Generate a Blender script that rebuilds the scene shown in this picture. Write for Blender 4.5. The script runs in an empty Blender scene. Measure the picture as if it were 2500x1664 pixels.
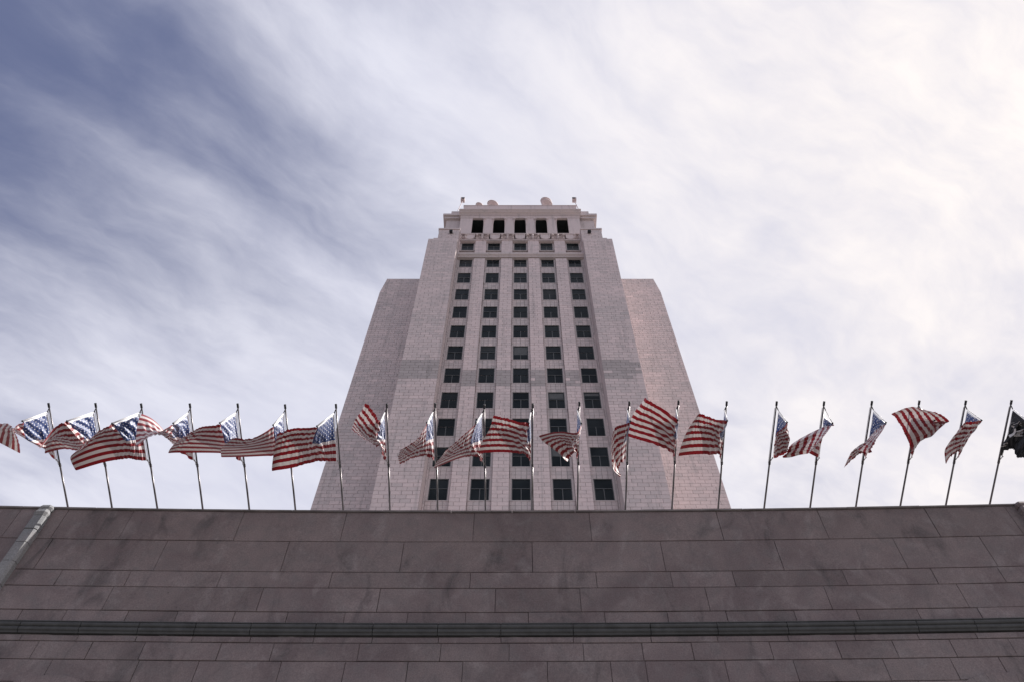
import bpy, bmesh, math, random
import numpy as np
from mathutils import Vector
from mathutils.bvhtree import BVHTree

random.seed(7)
rng = np.random.default_rng(7)
R = math.radians
scene = bpy.context.scene
C = scene.collection

# ------------------------------------------------------------------ camera
EYE = 1.6                                   # eye height above the paving
FPX, CX, CY = 1850.0, 1266.0, 832.0         # focal length / principal point in photo pixels (2500 wide)
PITCH = math.atan(FPX / 1254.0)
cam = bpy.data.cameras.new('camera')
cam.sensor_width = 36.0
cam.lens = FPX / 2500.0 * 36.0
cam.shift_x = -(CX - 1250.0) / 2500.0
cam.clip_start = 0.1
cam.clip_end = 5000.0
camo = bpy.data.objects.new('camera', cam)
C.objects.link(camo)
camo.location = (0, 0, EYE)
camo.rotation_euler = (math.pi / 2 + PITCH, 0, 0)
scene.camera = camo

# ------------------------------------------------------------------ sun, sky, exposure
SUN_AZ, SUN_EL = R(84.0), R(42.0)           # azimuth to the right of straight ahead (+Y)
SUN = Vector((math.sin(SUN_AZ) * math.cos(SUN_EL), math.cos(SUN_AZ) * math.cos(SUN_EL), math.sin(SUN_EL)))
sl = bpy.data.lights.new('sun', 'SUN')
sl.energy = 5.0
sl.angle = R(0.6)
sl.color = (1.0, 0.95, 0.9)
so = bpy.data.objects.new('sun', sl)
C.objects.link(so)
so.location = (60, 20, 80)
so.rotation_euler = (-SUN).to_track_quat('-Z', 'Y').to_euler()

world = bpy.data.worlds.new('World')
scene.world = world
world.use_nodes = True
wn, wl = world.node_tree.nodes, world.node_tree.links
wn.clear()


def wmath(op, a=None, b=None, c=None, clamp=False):
    n = wn.new('ShaderNodeMath'); n.operation = op; n.use_clamp = clamp
    for i, v in enumerate((a, b, c)):
        if v is None: continue
        if isinstance(v, (int, float)): n.inputs[i].default_value = v
        else: wl.new(v, n.inputs[i])
    return n.outputs[0]


def wrange(v, a, b, c, d, smooth=False):
    n = wn.new('ShaderNodeMapRange')
    n.interpolation_type = 'SMOOTHSTEP' if smooth else 'LINEAR'
    n.clamp = True
    wl.new(v, n.inputs[0])
    for i, q in enumerate((a, b, c, d)): n.inputs[i + 1].default_value = q
    return n.outputs[0]


def wmix(fac, a, b, typ='MIX'):
    n = wn.new('ShaderNodeMix'); n.data_type = 'RGBA'; n.blend_type = typ
    for s, v in ((n.inputs[0], fac), (n.inputs[6], a), (n.inputs[7], b)):
        if isinstance(v, (int, float)): s.default_value = v
        elif isinstance(v, tuple): s.default_value = v if len(v) == 4 else (*v, 1)
        else: wl.new(v, s)
    return n.outputs[2]


def wnoise(vec, scale, detail, rough, dist=0.0):
    n = wn.new('ShaderNodeTexNoise')
    n.inputs['Scale'].default_value = scale
    n.inputs['Detail'].default_value = detail
    n.inputs['Roughness'].default_value = rough
    n.inputs['Distortion'].default_value = dist
    wl.new(vec, n.inputs['Vector'])
    return n.outputs[0]


tc = wn.new('ShaderNodeTexCoord')
sep = wn.new('ShaderNodeSeparateXYZ'); wl.new(tc.outputs['Generated'], sep.inputs[0])
dx, dy, dz = sep.outputs
sky = wn.new('ShaderNodeTexSky'); sky.sky_type = 'NISHITA'
sky.sun_disc = False
sky.sun_elevation = SUN_EL
sky.sun_rotation = SUN_AZ
sky.altitude = 100; sky.air_density = 1.0; sky.dust_density = 1.2; sky.ozone_density = 1.0
# thin cirrus: a flat layer high above, drawn out along one direction
zz = wmath('MAXIMUM', dz, 0.06)
cu = wmath('DIVIDE', dx, zz)
cv = wmath('DIVIDE', dy, zz)
ca, sa = math.cos(R(36.0)), math.sin(R(36.0))      # streaks run right and away from the viewer
along = wmath('ADD', wmath('MULTIPLY', cu, ca), wmath('MULTIPLY', cv, sa))
cross = wmath('SUBTRACT', wmath('MULTIPLY', cv, ca), wmath('MULTIPLY', cu, sa))


def wvec(a_, b_, c_):
    n = wn.new('ShaderNodeCombineXYZ')
    wl.new(a_, n.inputs[0]); wl.new(b_, n.inputs[1]); n.inputs[2].default_value = c_
    return n.outputs[0]


SEED = 7.0
warp = wmath('SUBTRACT', wnoise(wvec(along, cross, SEED), 0.9, 3, 0.5), 0.5)
warp2 = wmath('SUBTRACT', wnoise(wvec(cu, cv, SEED + 9), 3.0, 4, 0.55), 0.5)
cr1 = wmath('ADD', cross, wmath('ADD', wmath('MULTIPLY', warp, 0.22), wmath('MULTIPLY', warp2, 0.07)))
big = wnoise(wvec(wmath('MULTIPLY', along, 0.50), wmath('MULTIPLY', cr1, 1.55), SEED + 7.6), 1.5, 4, 0.5, 0.2)
fine = wnoise(wvec(wmath('MULTIPLY', along, 0.9), wmath('MULTIPLY', cr1, 4.0), SEED + 2), 2.4, 8, 0.56, 0.2)
feather = wnoise(wvec(wmath('MULTIPLY', along, 2.2), wmath('ADD', wmath('MULTIPLY', cr1, 5.0), wmath('MULTIPLY', warp2, 0.7)), SEED + 5.5), 3.2, 9, 0.60, 0.15)
puff = wnoise(wvec(wmath('MULTIPLY', along, 1.0), wmath('MULTIPLY', cr1, 1.5), SEED + 1.4), 4.2, 9, 0.55, 0.4)
# banks of cirrus lying side by side across the drift direction
ramp = wn.new('ShaderNodeFloatCurve')
cm = ramp.mapping.curves[0]
prof_ = [(-1.0, 0.95), (-0.1, 0.76), (0.12, 0.66), (0.24, 0.66), (0.32, 0.58), (0.40, 0.44), (0.48, 0.25), (0.56, 0.24), (0.62, 0.47), (0.68, 0.28), (0.77, 0.34), (0.88, 0.64), (0.99, 0.82), (1.15, 0.86), (1.4, 0.9), (3.0, 0.95)]
pts_ = [((c_ + 1.0) / 4.0, v_) for c_, v_ in prof_]
cm.points[0].location = pts_[0]; cm.points[1].location = pts_[-1]
for p_ in pts_[1:-1]: cm.points.new(*p_)
ramp.mapping.update()
crw = wmath('ADD', cross, wmath('ADD', wmath('MULTIPLY', warp, 0.10), wmath('MULTIPLY', warp2, 0.10)))
wl.new(wmath('DIVIDE', wmath('ADD', crw, 1.0), 4.0, clamp=True), ramp.inputs['Value'])
sunv = wn.new('ShaderNodeVectorMath'); sunv.operation = 'DOT_PRODUCT'
wl.new(tc.outputs['Generated'], sunv.inputs[0]); sunv.inputs[1].default_value = tuple(SUN)
sdot = sunv.outputs['Value']
veil = wrange(along, -0.55, 0.50, -0.18, 0.98, True)     # the veil thickens down-wind
cov = wmath('ADD', ramp.outputs[0], veil)
cov = wmath('ADD', cov, wmath('MULTIPLY', wmath('SUBTRACT', fine, 0.5), 0.46))
cov = wmath('ADD', cov, wmath('MULTIPLY', wmath('SUBTRACT', puff, 0.5), 0.72))
cov = wmath('ADD', cov, wmath('MULTIPLY', wmath('SUBTRACT', big, 0.5), 0.45))
cov = wmath('ADD', cov, wmath('MULTIPLY', wmath('SUBTRACT', feather, 0.5), 0.34))
cover = wrange(cov, -0.06, 1.40, 0.0, 0.97, True)
blue = wmix(0.78, sky.outputs[0], (1.60, 1.85, 3.30))
glow = wrange(sdot, 0.50, 0.96, 0.0, 1.0, True)
cloudcol = wmix(glow, (8.1, 8.15, 9.2), (10.6, 9.95, 9.7))
thick = wrange(wmath('ADD', wmath('MULTIPLY', fine, 0.3), wmath('ADD', wmath('MULTIPLY', puff, 0.35), wmath('MULTIPLY', feather, 0.35))), 0.38, 0.60, 0.0, 1.0)
cloudcol = wmix(wrange(thick, 0.0, 1.0, 0.60, 0.0), cloudcol, (6.1, 6.25, 7.7))
col = wmix(cover, blue, cloudcol)
bg = wn.new('ShaderNodeBackground'); bg.inputs[1].default_value = 0.066
wl.new(col, bg.inputs[0])
wo = wn.new('ShaderNodeOutputWorld'); wl.new(bg.outputs[0], wo.inputs[0])

vs = scene.view_settings
vs.view_transform = 'Standard'
vs.look = 'None'
vs.exposure = 0.60
vs.gamma = 1.0
vs.use_curve_mapping = False
scene.render.engine = 'CYCLES'
scene.render.resolution_x, scene.render.resolution_y = 1024, 681
scene.cycles.max_bounces = 6
scene.cycles.diffuse_bounces = 4

# ------------------------------------------------------------------ measuring helpers (photo pixel -> place)
cF = np.array([0, math.cos(PITCH), math.sin(PITCH)])
cU = np.array([0, -math.sin(PITCH), math.cos(PITCH)])
cR = np.array([1.0, 0, 0])
ORG = np.array([0, 0, EYE])


def ray(x, y):
    x = np.asarray(x, float); y = np.asarray(y, float)
    return cF + ((x - CX) / FPX)[..., None] * cR + ((CY - y) / FPX)[..., None] * cU


def on_plane(x, y, D):
    r = ray(x, y)
    return ORG + r * (D / r[..., 1])[..., None]


def project(P):
    Q = np.asarray(P) - ORG
    d = Q @ cF
    return CX + FPX * (Q @ cR) / d, CY - FPX * (Q @ cU) / d


# ------------------------------------------------------------------ materials
def mat(name):
    m = bpy.data.materials.new(name); m.use_nodes = True
    nt = m.node_tree; nt.nodes.clear()
    out = nt.nodes.new('ShaderNodeOutputMaterial')
    return m, nt, out


class NT:
    def __init__(s, nt): s.nt = nt; s.n = nt.nodes; s.l = nt.links
    def put(s, sock, v):
        if isinstance(v, (int, float)): sock.default_value = v
        elif isinstance(v, tuple): sock.default_value = v if len(v) == len(sock.default_value) else (*v, 1)
        else: s.l.new(v, sock)
    def math(s, op, a=None, b=None, c=None, clamp=False):
        n = s.n.new('ShaderNodeMath'); n.operation = op; n.use_clamp = clamp
        for i, v in enumerate((a, b, c)):
            if v is not None: s.put(n.inputs[i], v)
        return n.outputs[0]
    def mix(s, f, a, b, t='MIX'):
        n = s.n.new('ShaderNodeMix'); n.data_type = 'RGBA'; n.blend_type = t
        s.put(n.inputs[0], f); s.put(n.inputs[6], a); s.put(n.inputs[7], b)
        return n.outputs[2]
    def rng(s, v, a, b, c, d, smooth=False):
        n = s.n.new('ShaderNodeMapRange'); n.clamp = True
        n.interpolation_type = 'SMOOTHSTEP' if smooth else 'LINEAR'
        s.put(n.inputs[0], v)
        for i, q in enumerate((a, b, c, d)): n.inputs[i + 1].default_value = q
        return n.outputs[0]
    def noise(s, vec, scale, detail=4, rough=0.5, dist=0.0):
        n = s.n.new('ShaderNodeTexNoise')
        n.inputs['Scale'].default_value = scale; n.inputs['Detail'].default_value = detail
        n.inputs['Roughness'].default_value = rough; n.inputs['Distortion'].default_value = dist
        if vec is not None: s.l.new(vec, n.inputs['Vector'])
        return n.outputs[0]
    def pos(s): return s.n.new('ShaderNodeNewGeometry').outputs['Position']
    def scaled(s, vec, k):
        n = s.n.new('ShaderNodeVectorMath'); n.operation = 'MULTIPLY'
        s.l.new(vec, n.inputs[0]); n.inputs[1].default_value = k
        return n.outputs[0]
    def attr(s, name):
        n = s.n.new('ShaderNodeAttribute'); n.attribute_name = name
        return n
    def bump(s, h, strength, dist):
        n = s.n.new('ShaderNodeBump'); n.inputs['Strength'].default_value = strength
        n.inputs['Distance'].default_value = dist
        s.l.new(h, n.inputs['Height'])
        return n.outputs[0]
    def principled(s, out, color, rough=0.8, metal=0.0, normal=None, spec=0.4, **kw):
        n = s.n.new('ShaderNodeBsdfPrincipled')
        s.put(n.inputs['Base Color'], color); s.put(n.inputs['Roughness'], rough)
        s.put(n.inputs['Metallic'], metal); s.put(n.inputs['Specular IOR Level'], spec)
        if normal is not None: s.l.new(normal, n.inputs['Normal'])
        s.l.new(n.outputs[0], out.inputs[0])
        return n


def granite(name, ca_, cb_, cc_, stain=0.35):
    """mottled grey-mauve granite; the 'tone' attribute gives each stone its own shade"""
    m, nt, out = mat(name); t = NT(nt)
    p = t.pos()
    tone = t.attr('tone').outputs['Fac']
    n1 = t.noise(p, 0.55, 5, 0.6, 0.6)
    n2 = t.noise(p, 2.4, 6, 0.65, 0.3)
    n3 = t.noise(p, 34.0, 3, 0.7)
    col = t.mix(t.rng(n1, 0.33, 0.67, 0, 1, True), ca_, cb_)
    col = t.mix(t.rng(n2, 0.42, 0.72, 0, 0.55, True), col, cc_)
    # blotches and run-marks of damp and soot
    st = t.noise(t.scaled(p, (1.1, 1.1, 0.45)), 1.3, 6, 0.62, 0.8)
    col = t.mix(t.rng(st, 0.52, 0.74, 0, stain, True), col, (0.035, 0.038, 0.042))
    light = t.noise(t.scaled(p, (1.0, 1.0, 0.7)), 1.9, 5, 0.6, 0.5)
    col = t.mix(t.rng(light, 0.52, 0.72, 0, 0.42, True), col, (0.30, 0.265, 0.265))
    # per stone shade
    hv = nt.nodes.new('ShaderNodeHueSaturation')
    t.l.new(col, hv.inputs['Color']); t.l.new(t.rng(tone, 0, 1, 0.87, 1.14), hv.inputs['Value'])
    sp = t.rng(n3, 0.3, 0.7, 0.78, 1.2)
    hv2 = nt.nodes.new('ShaderNodeHueSaturation')
    t.l.new(hv.outputs[0], hv2.inputs['Color']); t.l.new(sp, hv2.inputs['Value'])
    pits = t.noise(p, 9.0, 2, 0.5)
    pit = t.rng(pits, 0.76, 0.80, 0, 1)
    col = t.mix(t.math('MULTIPLY', pit, 0.5), hv2.outputs[0], (0.03, 0.03, 0.03))
    nb = t.bump(t.math('ADD', t.math('MULTIPLY', n3, 0.5), n2), 0.35, 0.012)
    t.principled(out, col, 0.82, 0, nb, 0.3)
    return m


M = {}
M['granite'] = granite('base_granite', (0.158, 0.125, 0.128), (0.225, 0.184, 0.182), (0.160, 0.147, 0.149), 0.5)
M['pale_granite'] = granite('pale_granite', (0.20, 0.205, 0.215), (0.27, 0.265, 0.265), (0.20, 0.21, 0.225), 0.3)


def tower_stone(name, pink, grey, bright=1.0):
    m, nt, out = mat(name); t = NT(nt)
    p = t.pos()
    at = t.attr('tone')
    tone = at.outputs['Fac']
    n1 = t.noise(p, 0.16, 4, 0.55, 0.4)
    n2 = t.noise(t.scaled(p, (1.6, 1.6, 0.5)), 0.9, 6, 0.6, 0.3)
    n3 = t.noise(p, 7.0, 4, 0.65)
    col = t.mix(t.math('ADD', t.math('MULTIPLY', tone, 0.8), t.rng(n1, 0.35, 0.65, -0.15, 0.3), clamp=True), grey, pink)
    col = t.mix(t.rng(n2, 0.52, 0.76, 0, 0.30, True), col, (0.30, 0.27, 0.27))
    drip = t.noise(t.scaled(p, (2.2, 2.2, 0.10)), 1.0, 5, 0.6, 0.2)
    col = t.mix(t.rng(drip, 0.52, 0.72, 0, 0.40, True), col, (0.27, 0.25, 0.25))
    hv = nt.nodes.new('ShaderNodeHueSaturation')
    t.l.new(col, hv.inputs['Color'])
    t.l.new(t.math('MULTIPLY', t.rng(n3, 0.3, 0.7, 0.92, 1.07), t.math('MULTIPLY', t.rng(tone, 0, 1, 0.95, 1.04), t.rng(tone, -0.3, -0.02, 0.80, 1.0))), hv.inputs['Value'])
    nb = t.bump(n3, 0.25, 0.03)
    t.principled(out, hv.outputs[0], 0.75, 0, nb, 0.3)
    return m


M['tower'] = tower_stone('tower_terracotta', (0.67, 0.55, 0.545), (0.50, 0.445, 0.445))


def plain(name, color, rough=0.7, metal=0.0, spec=0.4, nscale=3.0, amt=0.25, bump=0.1, bdist=0.01):
    m, nt, out = mat(name); t = NT(nt)
    p = t.pos()
    n = t.noise(p, nscale, 5, 0.6)
    d = tuple(c * (1 - amt) for c in color)
    col = t.mix(t.rng(n, 0.3, 0.7, 0, 1), d, color)
    nb = t.bump(n, bump, bdist)
    t.principled(out, col, rough, metal, nb, spec)
    return m


M['mortar'] = plain('dark_mortar', (0.27, 0.225, 0.225), 0.95, nscale=1.2, amt=0.5)
M['frieze_shade'] = plain('shaded_recess_stone', (0.13, 0.11, 0.11), 0.95, nscale=2.0, amt=0.4)  # stone behind the frieze carving, shade of the gaps painted into its dark colour
M['base_mortar'] = None
m_, nt_, o_ = mat('base_mortar'); t_ = NT(nt_)
mn = t_.noise(t_.pos(), 0.8, 3, 0.6)
t_.principled(o_, t_.mix(t_.rng(mn, 0.56, 0.60, 0, 1), (0.095, 0.080, 0.083), (0.34, 0.31, 0.31)), 0.95)
M['base_mortar'] = m_
M['patina'] = plain('dark_patinated_bronze', (0.074, 0.076, 0.078), 0.7, 0.0, 0.5, 4.0, 0.4)
M['coping'] = plain('weathered_coping', (0.24, 0.215, 0.215), 0.85, nscale=2.0, amt=0.5)
M['frame'] = plain('window_bronze_frame', (0.085, 0.09, 0.095), 0.5, nscale=2.0)
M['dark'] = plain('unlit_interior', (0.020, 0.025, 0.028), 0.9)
M['blind'] = plain('window_blind', (0.030, 0.036, 0.040), 0.8, nscale=1.0, amt=0.5)
m_, nt_, o_ = mat('window_glass'); t_ = NT(nt_)
gn = t_.noise(t_.pos(), 0.35, 2, 0.5)
gw = t_.noise(t_.pos(), 1.1, 2, 0.5)
t_.principled(o_, t_.mix(t_.rng(gn, 0.35, 0.65, 0, 1), (0.008, 0.012, 0.015), (0.022, 0.028, 0.032)), 0.09, 0,
              t_.bump(gw, 0.12, 0.03), 0.07)
M['glass'] = m_
M['pole'] = plain('dark_pole_metal', (0.16, 0.15, 0.155), 0.32, 0.85, 0.5, 6.0, 0.3, 0.02)
M['cap'] = plain('black_cap', (0.015, 0.016, 0.02), 0.5)
M['rod'] = plain('white_rod', (0.78, 0.77, 0.76), 0.35, 0, 0.5)
M['dark_rod'] = plain('dark_rod', (0.10, 0.10, 0.11), 0.4, 0.3, 0.5)
M['rope'] = plain('halyard_rope', (0.55, 0.54, 0.54), 0.8)
M['dish'] = plain('pale_dish', (0.55, 0.46, 0.47), 0.6, nscale=1.0, amt=0.1)
M['roof'] = plain('roof_membrane', (0.42, 0.40, 0.39), 0.9, nscale=0.4)
M['emblem'] = plain('flag_white_print', (0.72, 0.69, 0.66), 0.7, nscale=20, amt=0.1)

# paving
m_, nt_, o_ = mat('paving'); t_ = NT(nt_)
br = nt_.nodes.new('ShaderNodeTexBrick')
br.inputs['Scale'].default_value = 1.0
br.inputs['Brick Width'].default_value = 1.2; br.inputs['Row Height'].default_value = 0.6
br.inputs['Mortar Size'].default_value = 0.01
br.inputs['Color1'].default_value = (0.19, 0.18, 0.17, 1); br.inputs['Color2'].default_value = (0.16, 0.15, 0.14, 1)
br.inputs['Mortar'].default_value = (0.12, 0.115, 0.11, 1)
t_.l.new(t_.pos(), br.inputs['Vector'])
t_.principled(o_, t_.mix(t_.rng(t_.noise(t_.pos(), 0.7, 5, 0.6), 0.4, 0.7, 0, 0.35), br.outputs[0], (0.2, 0.19, 0.18)), 0.85)
M['paving'] = m_


def cloth_material(name, black=False):
    m, nt, out = mat(name); t = NT(nt)
    uvn = nt.nodes.new('ShaderNodeUVMap'); uvn.uv_map = 'UVMap'
    s = nt.nodes.new('ShaderNodeSeparateXYZ'); t.l.new(uvn.outputs[0], s.inputs[0])
    u, v = s.outputs[0], s.outputs[1]             # u from the pole to the fly, v from the top edge to the bottom
    red = (0.225, 0.004, 0.010); white = (0.63, 0.575, 0.57); navy = (0.018, 0.042, 0.15)
    if not black:
        odd = t.math('MODULO', t.math('FLOOR', t.math('MULTIPLY', v, 13.0)), 2.0)
        col = t.mix(odd, red, white)
        incant = t.math('MULTIPLY', t.math('LESS_THAN', u, 0.4), t.math('LESS_THAN', v, 7 / 13))
        # 9 rows of stars, alternately 6 and 5, in a 12 x 10 lattice
        gx = t.math('MULTIPLY', u, 12 / 0.4); gy = t.math('MULTIPLY', v, 10 * 13 / 7)
        ix = t.math('ROUND', gx); iy = t.math('ROUND', gy)
        fx = t.math('MULTIPLY', t.math('SUBTRACT', gx, ix), 0.4 * 1.6667 / 12)
        fy = t.math('MULTIPLY', t.math('SUBTRACT', gy, iy), 7 / 13 / 10)
        par = t.math('MODULO', t.math('ADD', ix, iy), 2.0)
        ok = t.math('LESS_THAN', par, 0.5)
        for vv, hi in ((ix, 11.5), (iy, 9.5)):
            ok = t.math('MULTIPLY', ok, t.math('GREATER_THAN', vv, 0.5))
            ok = t.math('MULTIPLY', ok, t.math('LESS_THAN', vv, hi))
        rr = t.math('SQRT', t.math('ADD', t.math('MULTIPLY', fx, fx), t.math('MULTIPLY', fy, fy)))
        ang = t.math('ARCTAN2', fx, t.math('MULTIPLY', fy, -1.0))
        star = t.math('ADD', 0.0118, t.math('MULTIPLY', t.math('COSINE', t.math('MULTIPLY', ang, 5.0)), 0.0055))
        ins = t.math('MULTIPLY', ok, t.math('LESS_THAN', rr, star))
        cant = t.mix(ins, navy, (0.74, 0.74, 0.74))
        col = t.mix(incant, col, cant)
        head = t.math('LESS_THAN', u, 0.018)
        col = t.mix(head, col, (0.85, 0.84, 0.82))
        sleeve = t.math('MULTIPLY', t.math('LESS_THAN', v, 0.03), t.math('LESS_THAN', u, 0.39))
        col = t.mix(sleeve, col, (0.82, 0.82, 0.82))
    else:
        col = (0.012, 0.013, 0.016)
        head = t.math('LESS_THAN', u, 0.018)
        col = t.mix(head, col, (0.80, 0.80, 0.80))
    # seam puckers: short ripples across every stripe seam
    sx = nt.nodes.new('ShaderNodeCombineXYZ')
    t.l.new(t.math('MULTIPLY', u, 60.0), sx.inputs[0]); t.l.new(t.math('MULTIPLY', v, 13.0), sx.inputs[1])
    pk = t.noise(sx.outputs[0], 1.0, 2, 0.5, 0.6)
    cmb = nt.nodes.new('ShaderNodeCombineXYZ')
    t.l.new(t.math('MULTIPLY', u, 9.0), cmb.inputs[0]); t.l.new(t.math('MULTIPLY', v, 9.0), cmb.inputs[1])
    wr = t.noise(cmb.outputs[0], 1.0, 4, 0.6, 0.8)
    hh = t.math('ADD', t.math('MULTIPLY', pk, 0.45), wr)
    nb = t.bump(hh, 0.40, 0.018)
    dif = nt.nodes.new('ShaderNodeBsdfDiffuse'); t.put(dif.inputs[0], col); t.l.new(nb, dif.inputs['Normal'])
    tr = nt.nodes.new('ShaderNodeBsdfTranslucent'); t.put(tr.inputs[0], col); t.l.new(nb, tr.inputs['Normal'])
    mx = nt.nodes.new('ShaderNodeMixShader'); mx.inputs[0].default_value = 0.15 if not black else 0.05
    t.l.new(dif.outputs[0], mx.inputs[1]); t.l.new(tr.outputs[0], mx.inputs[2])
    gl = nt.nodes.new('ShaderNodeBsdfGlossy'); gl.inputs['Color'].default_value = (1, 1, 1, 1)
    gl.inputs['Roughness'].default_value = 0.54 if not black else 0.5; t.l.new(nb, gl.inputs['Normal'])
    mx2 = nt.nodes.new('ShaderNodeMixShader')
    fr = nt.nodes.new('ShaderNodeLayerWeight'); fr.inputs['Blend'].default_value = 0.5
    fc = t.math('POWER', fr.outputs['Facing'], 2.2)
    t.l.new(t.rng(fc, 0, 1, 0.035, 0.34 if not black else 0.10), mx2.inputs[0])
    t.l.new(mx.outputs[0], mx2.inputs[1]); t.l.new(gl.outputs[0], mx2.inputs[2])
    t.l.new(mx2.outputs[0], out.inputs[0])
    return m


M['flag'] = cloth_material('flag_nylon')
M['black_flag'] = cloth_material('black_flag_nylon', True)


# ------------------------------------------------------------------ mesh helpers
def obj(name, verts, faces, m, parent=None, tone=None, smooth=False):
    me = bpy.data.meshes.new(name)
    me.from_pydata([tuple(map(float, v)) for v in verts], [], faces)
    if tone is not None:
        a = me.attributes.new('tone', 'FLOAT', 'POINT')
        if np.isscalar(tone): tone = np.full(len(verts), tone)
        a.data.foreach_set('value', np.asarray(tone, dtype=np.float32))
    if smooth: me.polygons.foreach_set('use_smooth', [True] * len(me.polygons))
    me.materials.append(m)
    o = bpy.data.objects.new(name, me)
    C.objects.link(o)
    o.parent = parent
    return o


def thing(name, label, cat, group=None, loc=(0, 0, 0)):
    o = bpy.data.objects.new(name, None)
    o.empty_display_size = 0.3
    C.objects.link(o)
    o.location = loc
    o['label'] = label; o['category'] = cat
    if group: o['group'] = group
    return o


class MB:
    """collects geometry for ONE mesh object"""
    def __init__(s): s.v, s.f, s.t = [], [], []
    def add(s, v, f, tone=0.5):
        k = len(s.v); s.v += [tuple(p) for p in v]; s.f += [tuple(i + k for i in q) for q in f]; s.t += [tone] * len(v)
        return s
    def box(s, x0, x1, y0, y1, z0, z1, tone=0.5):
        v = [(x0, y0, z0), (x1, y0, z0), (x1, y1, z0), (x0, y1, z0), (x0, y0, z1), (x1, y0, z1), (x1, y1, z1), (x0, y1, z1)]
        return s.add(v, [(0, 3, 2, 1), (4, 5, 6, 7), (0, 1, 5, 4), (1, 2, 6, 5), (2, 3, 7, 6), (3, 0, 4, 7)], tone)
    def tube(s, p0, p1, r0, r1=None, n=10, caps=True, tone=0.5):
        r1 = r0 if r1 is None else r1
        p0, p1 = Vector(p0), Vector(p1); d = (p1 - p0).normalized()
        a = d.orthogonal().normalized(); b = d.cross(a)
        v = []
        for p, r in ((p0, r0), (p1, r1)):
            for i in range(n):
                w = 2 * math.pi * i / n
                v.append(p + (a * math.cos(w) + b * math.sin(w)) * r)
        f = [(i, (i + 1) % n, n + (i + 1) % n, n + i) for i in range(n)]
        if caps: f += [tuple(range(n))[::-1], tuple(range(n, 2 * n))]
        return s.add(v, f, tone)
    def extrude_x(s, prof, x0, x1, tone=0.5, y_at=None):
        """closed (y, z) profile swept from x0 to x1"""
        n = len(prof)
        oy0, oy1 = (y_at(x0), y_at(x1)) if y_at else (0, 0)
        v = [(x0, y + oy0, z) for y, z in prof] + [(x1, y + oy1, z) for y, z in prof]
        f = [(i, n + i, n + (i + 1) % n, (i + 1) % n) for i in range(n)] + [tuple(range(n)), tuple(range(2 * n - 1, n - 1, -1))]
        return s.add(v, f, tone)
    def ball(s, c, r, n=8, m=6, tone=0.5, sq=(1, 1, 1)):
        v = [(c[0], c[1], c[2] + r * sq[2])]
        for j in range(1, m):
            th = math.pi * j / m
            for i in range(n):
                w = 2 * math.pi * i / n
                v.append((c[0] + r * sq[0] * math.sin(th) * math.cos(w), c[1] + r * sq[1] * math.sin(th) * math.sin(w), c[2] + r * sq[2] * math.cos(th)))
        v.append((c[0], c[1], c[2] - r * sq[2]))
        f = [(0, 1 + i, 1 + (i + 1) % n) for i in range(n)]
        for j in range(m - 2):
            for i in range(n):
                a = 1 + j * n + i; b = 1 + j * n + (i + 1) % n
                f.append((a, a + n, b + n, b))
        k = len(v) - 1; q = 1 + (m - 2) * n
        f += [(q + (i + 1) % n, q + i, k) for i in range(n)]
        return s.add(v, f, tone)
    def build(s, name, m, parent=None, smooth=False):
        return obj(name, s.v, s.f, m, parent, s.t, smooth)


# ------------------------------------------------------------------ ground
g = obj('ground', [(-900, -900, 0), (900, -900, 0), (900, 900, 0), (-900, 900, 0)], [(0, 1, 2, 3)], M['paving'])
g['kind'] = 'structure'

# ------------------------------------------------------------------ base building
DW = 14.2


def yw(x):
    """front of the base wall: very slightly bowed in plan, right end a touch nearer"""
    return DW - 0.20 * (x / 12.5) ** 2 - 0.05 * (x / 12.5)


base = thing('base_building', 'dark granite lower building with a flag-lined parapet in front of the tower', 'building', loc=(0, DW, 0))
BP = Vector((0, DW, 0))


def lay(o, parent):
    """parent without moving"""
    o.parent = parent
    o.matrix_parent_inverse = parent.matrix_basis.inverted()
    return o


def stone(x0, x1, z0, z1, parent, m, name='stone', proud=0.0, chamf=0.014, skew=(0, 0), depth=0.14, yf=yw, tone=None):
    """one ashlar block with chamfered front arrises; x edges may lean a little"""
    jit = lambda a: random.uniform(-a, a)
    X = [(x0, z0), (x1, z0), (x1, z1), (x0, z1)]
    cxm, czm = (x0 + x1) / 2, (z0 + z1) / 2
    v = []
    for k in range(3):
        for (x, z) in X:
            if k == 0: y = yf(x) + depth; xx, zz_ = x, z
            elif k == 1: y = yf(x) + chamf - proud; xx, zz_ = x, z
            else:
                y = yf(x) - proud
                xx = x + math.copysign(chamf, cxm - x); zz_ = z + math.copysign(chamf, czm - z)
            v.append((xx + jit(0.0025), y, zz_ + jit(0.003)))
    f = [(8, 9, 10, 11)]
    for a, b in ((0, 4), (4, 8)):
        for i in range(4):
            j = (i + 1) % 4
            f.append((a + i, a + j, b + j, b + i))
    if tone is None: tone = min(1, max(0, random.gauss(0.5, 0.22)))
    o = obj(name, v, f, m, None, tone)
    return lay(o, parent)


def wx(px, py):
    p = on_plane(px, py, DW)
    p = on_plane(px, py, yw(p[0]))
    return float(p[0])


def wz(py):
    return float(on_plane(CX, py, DW)[2])


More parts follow.
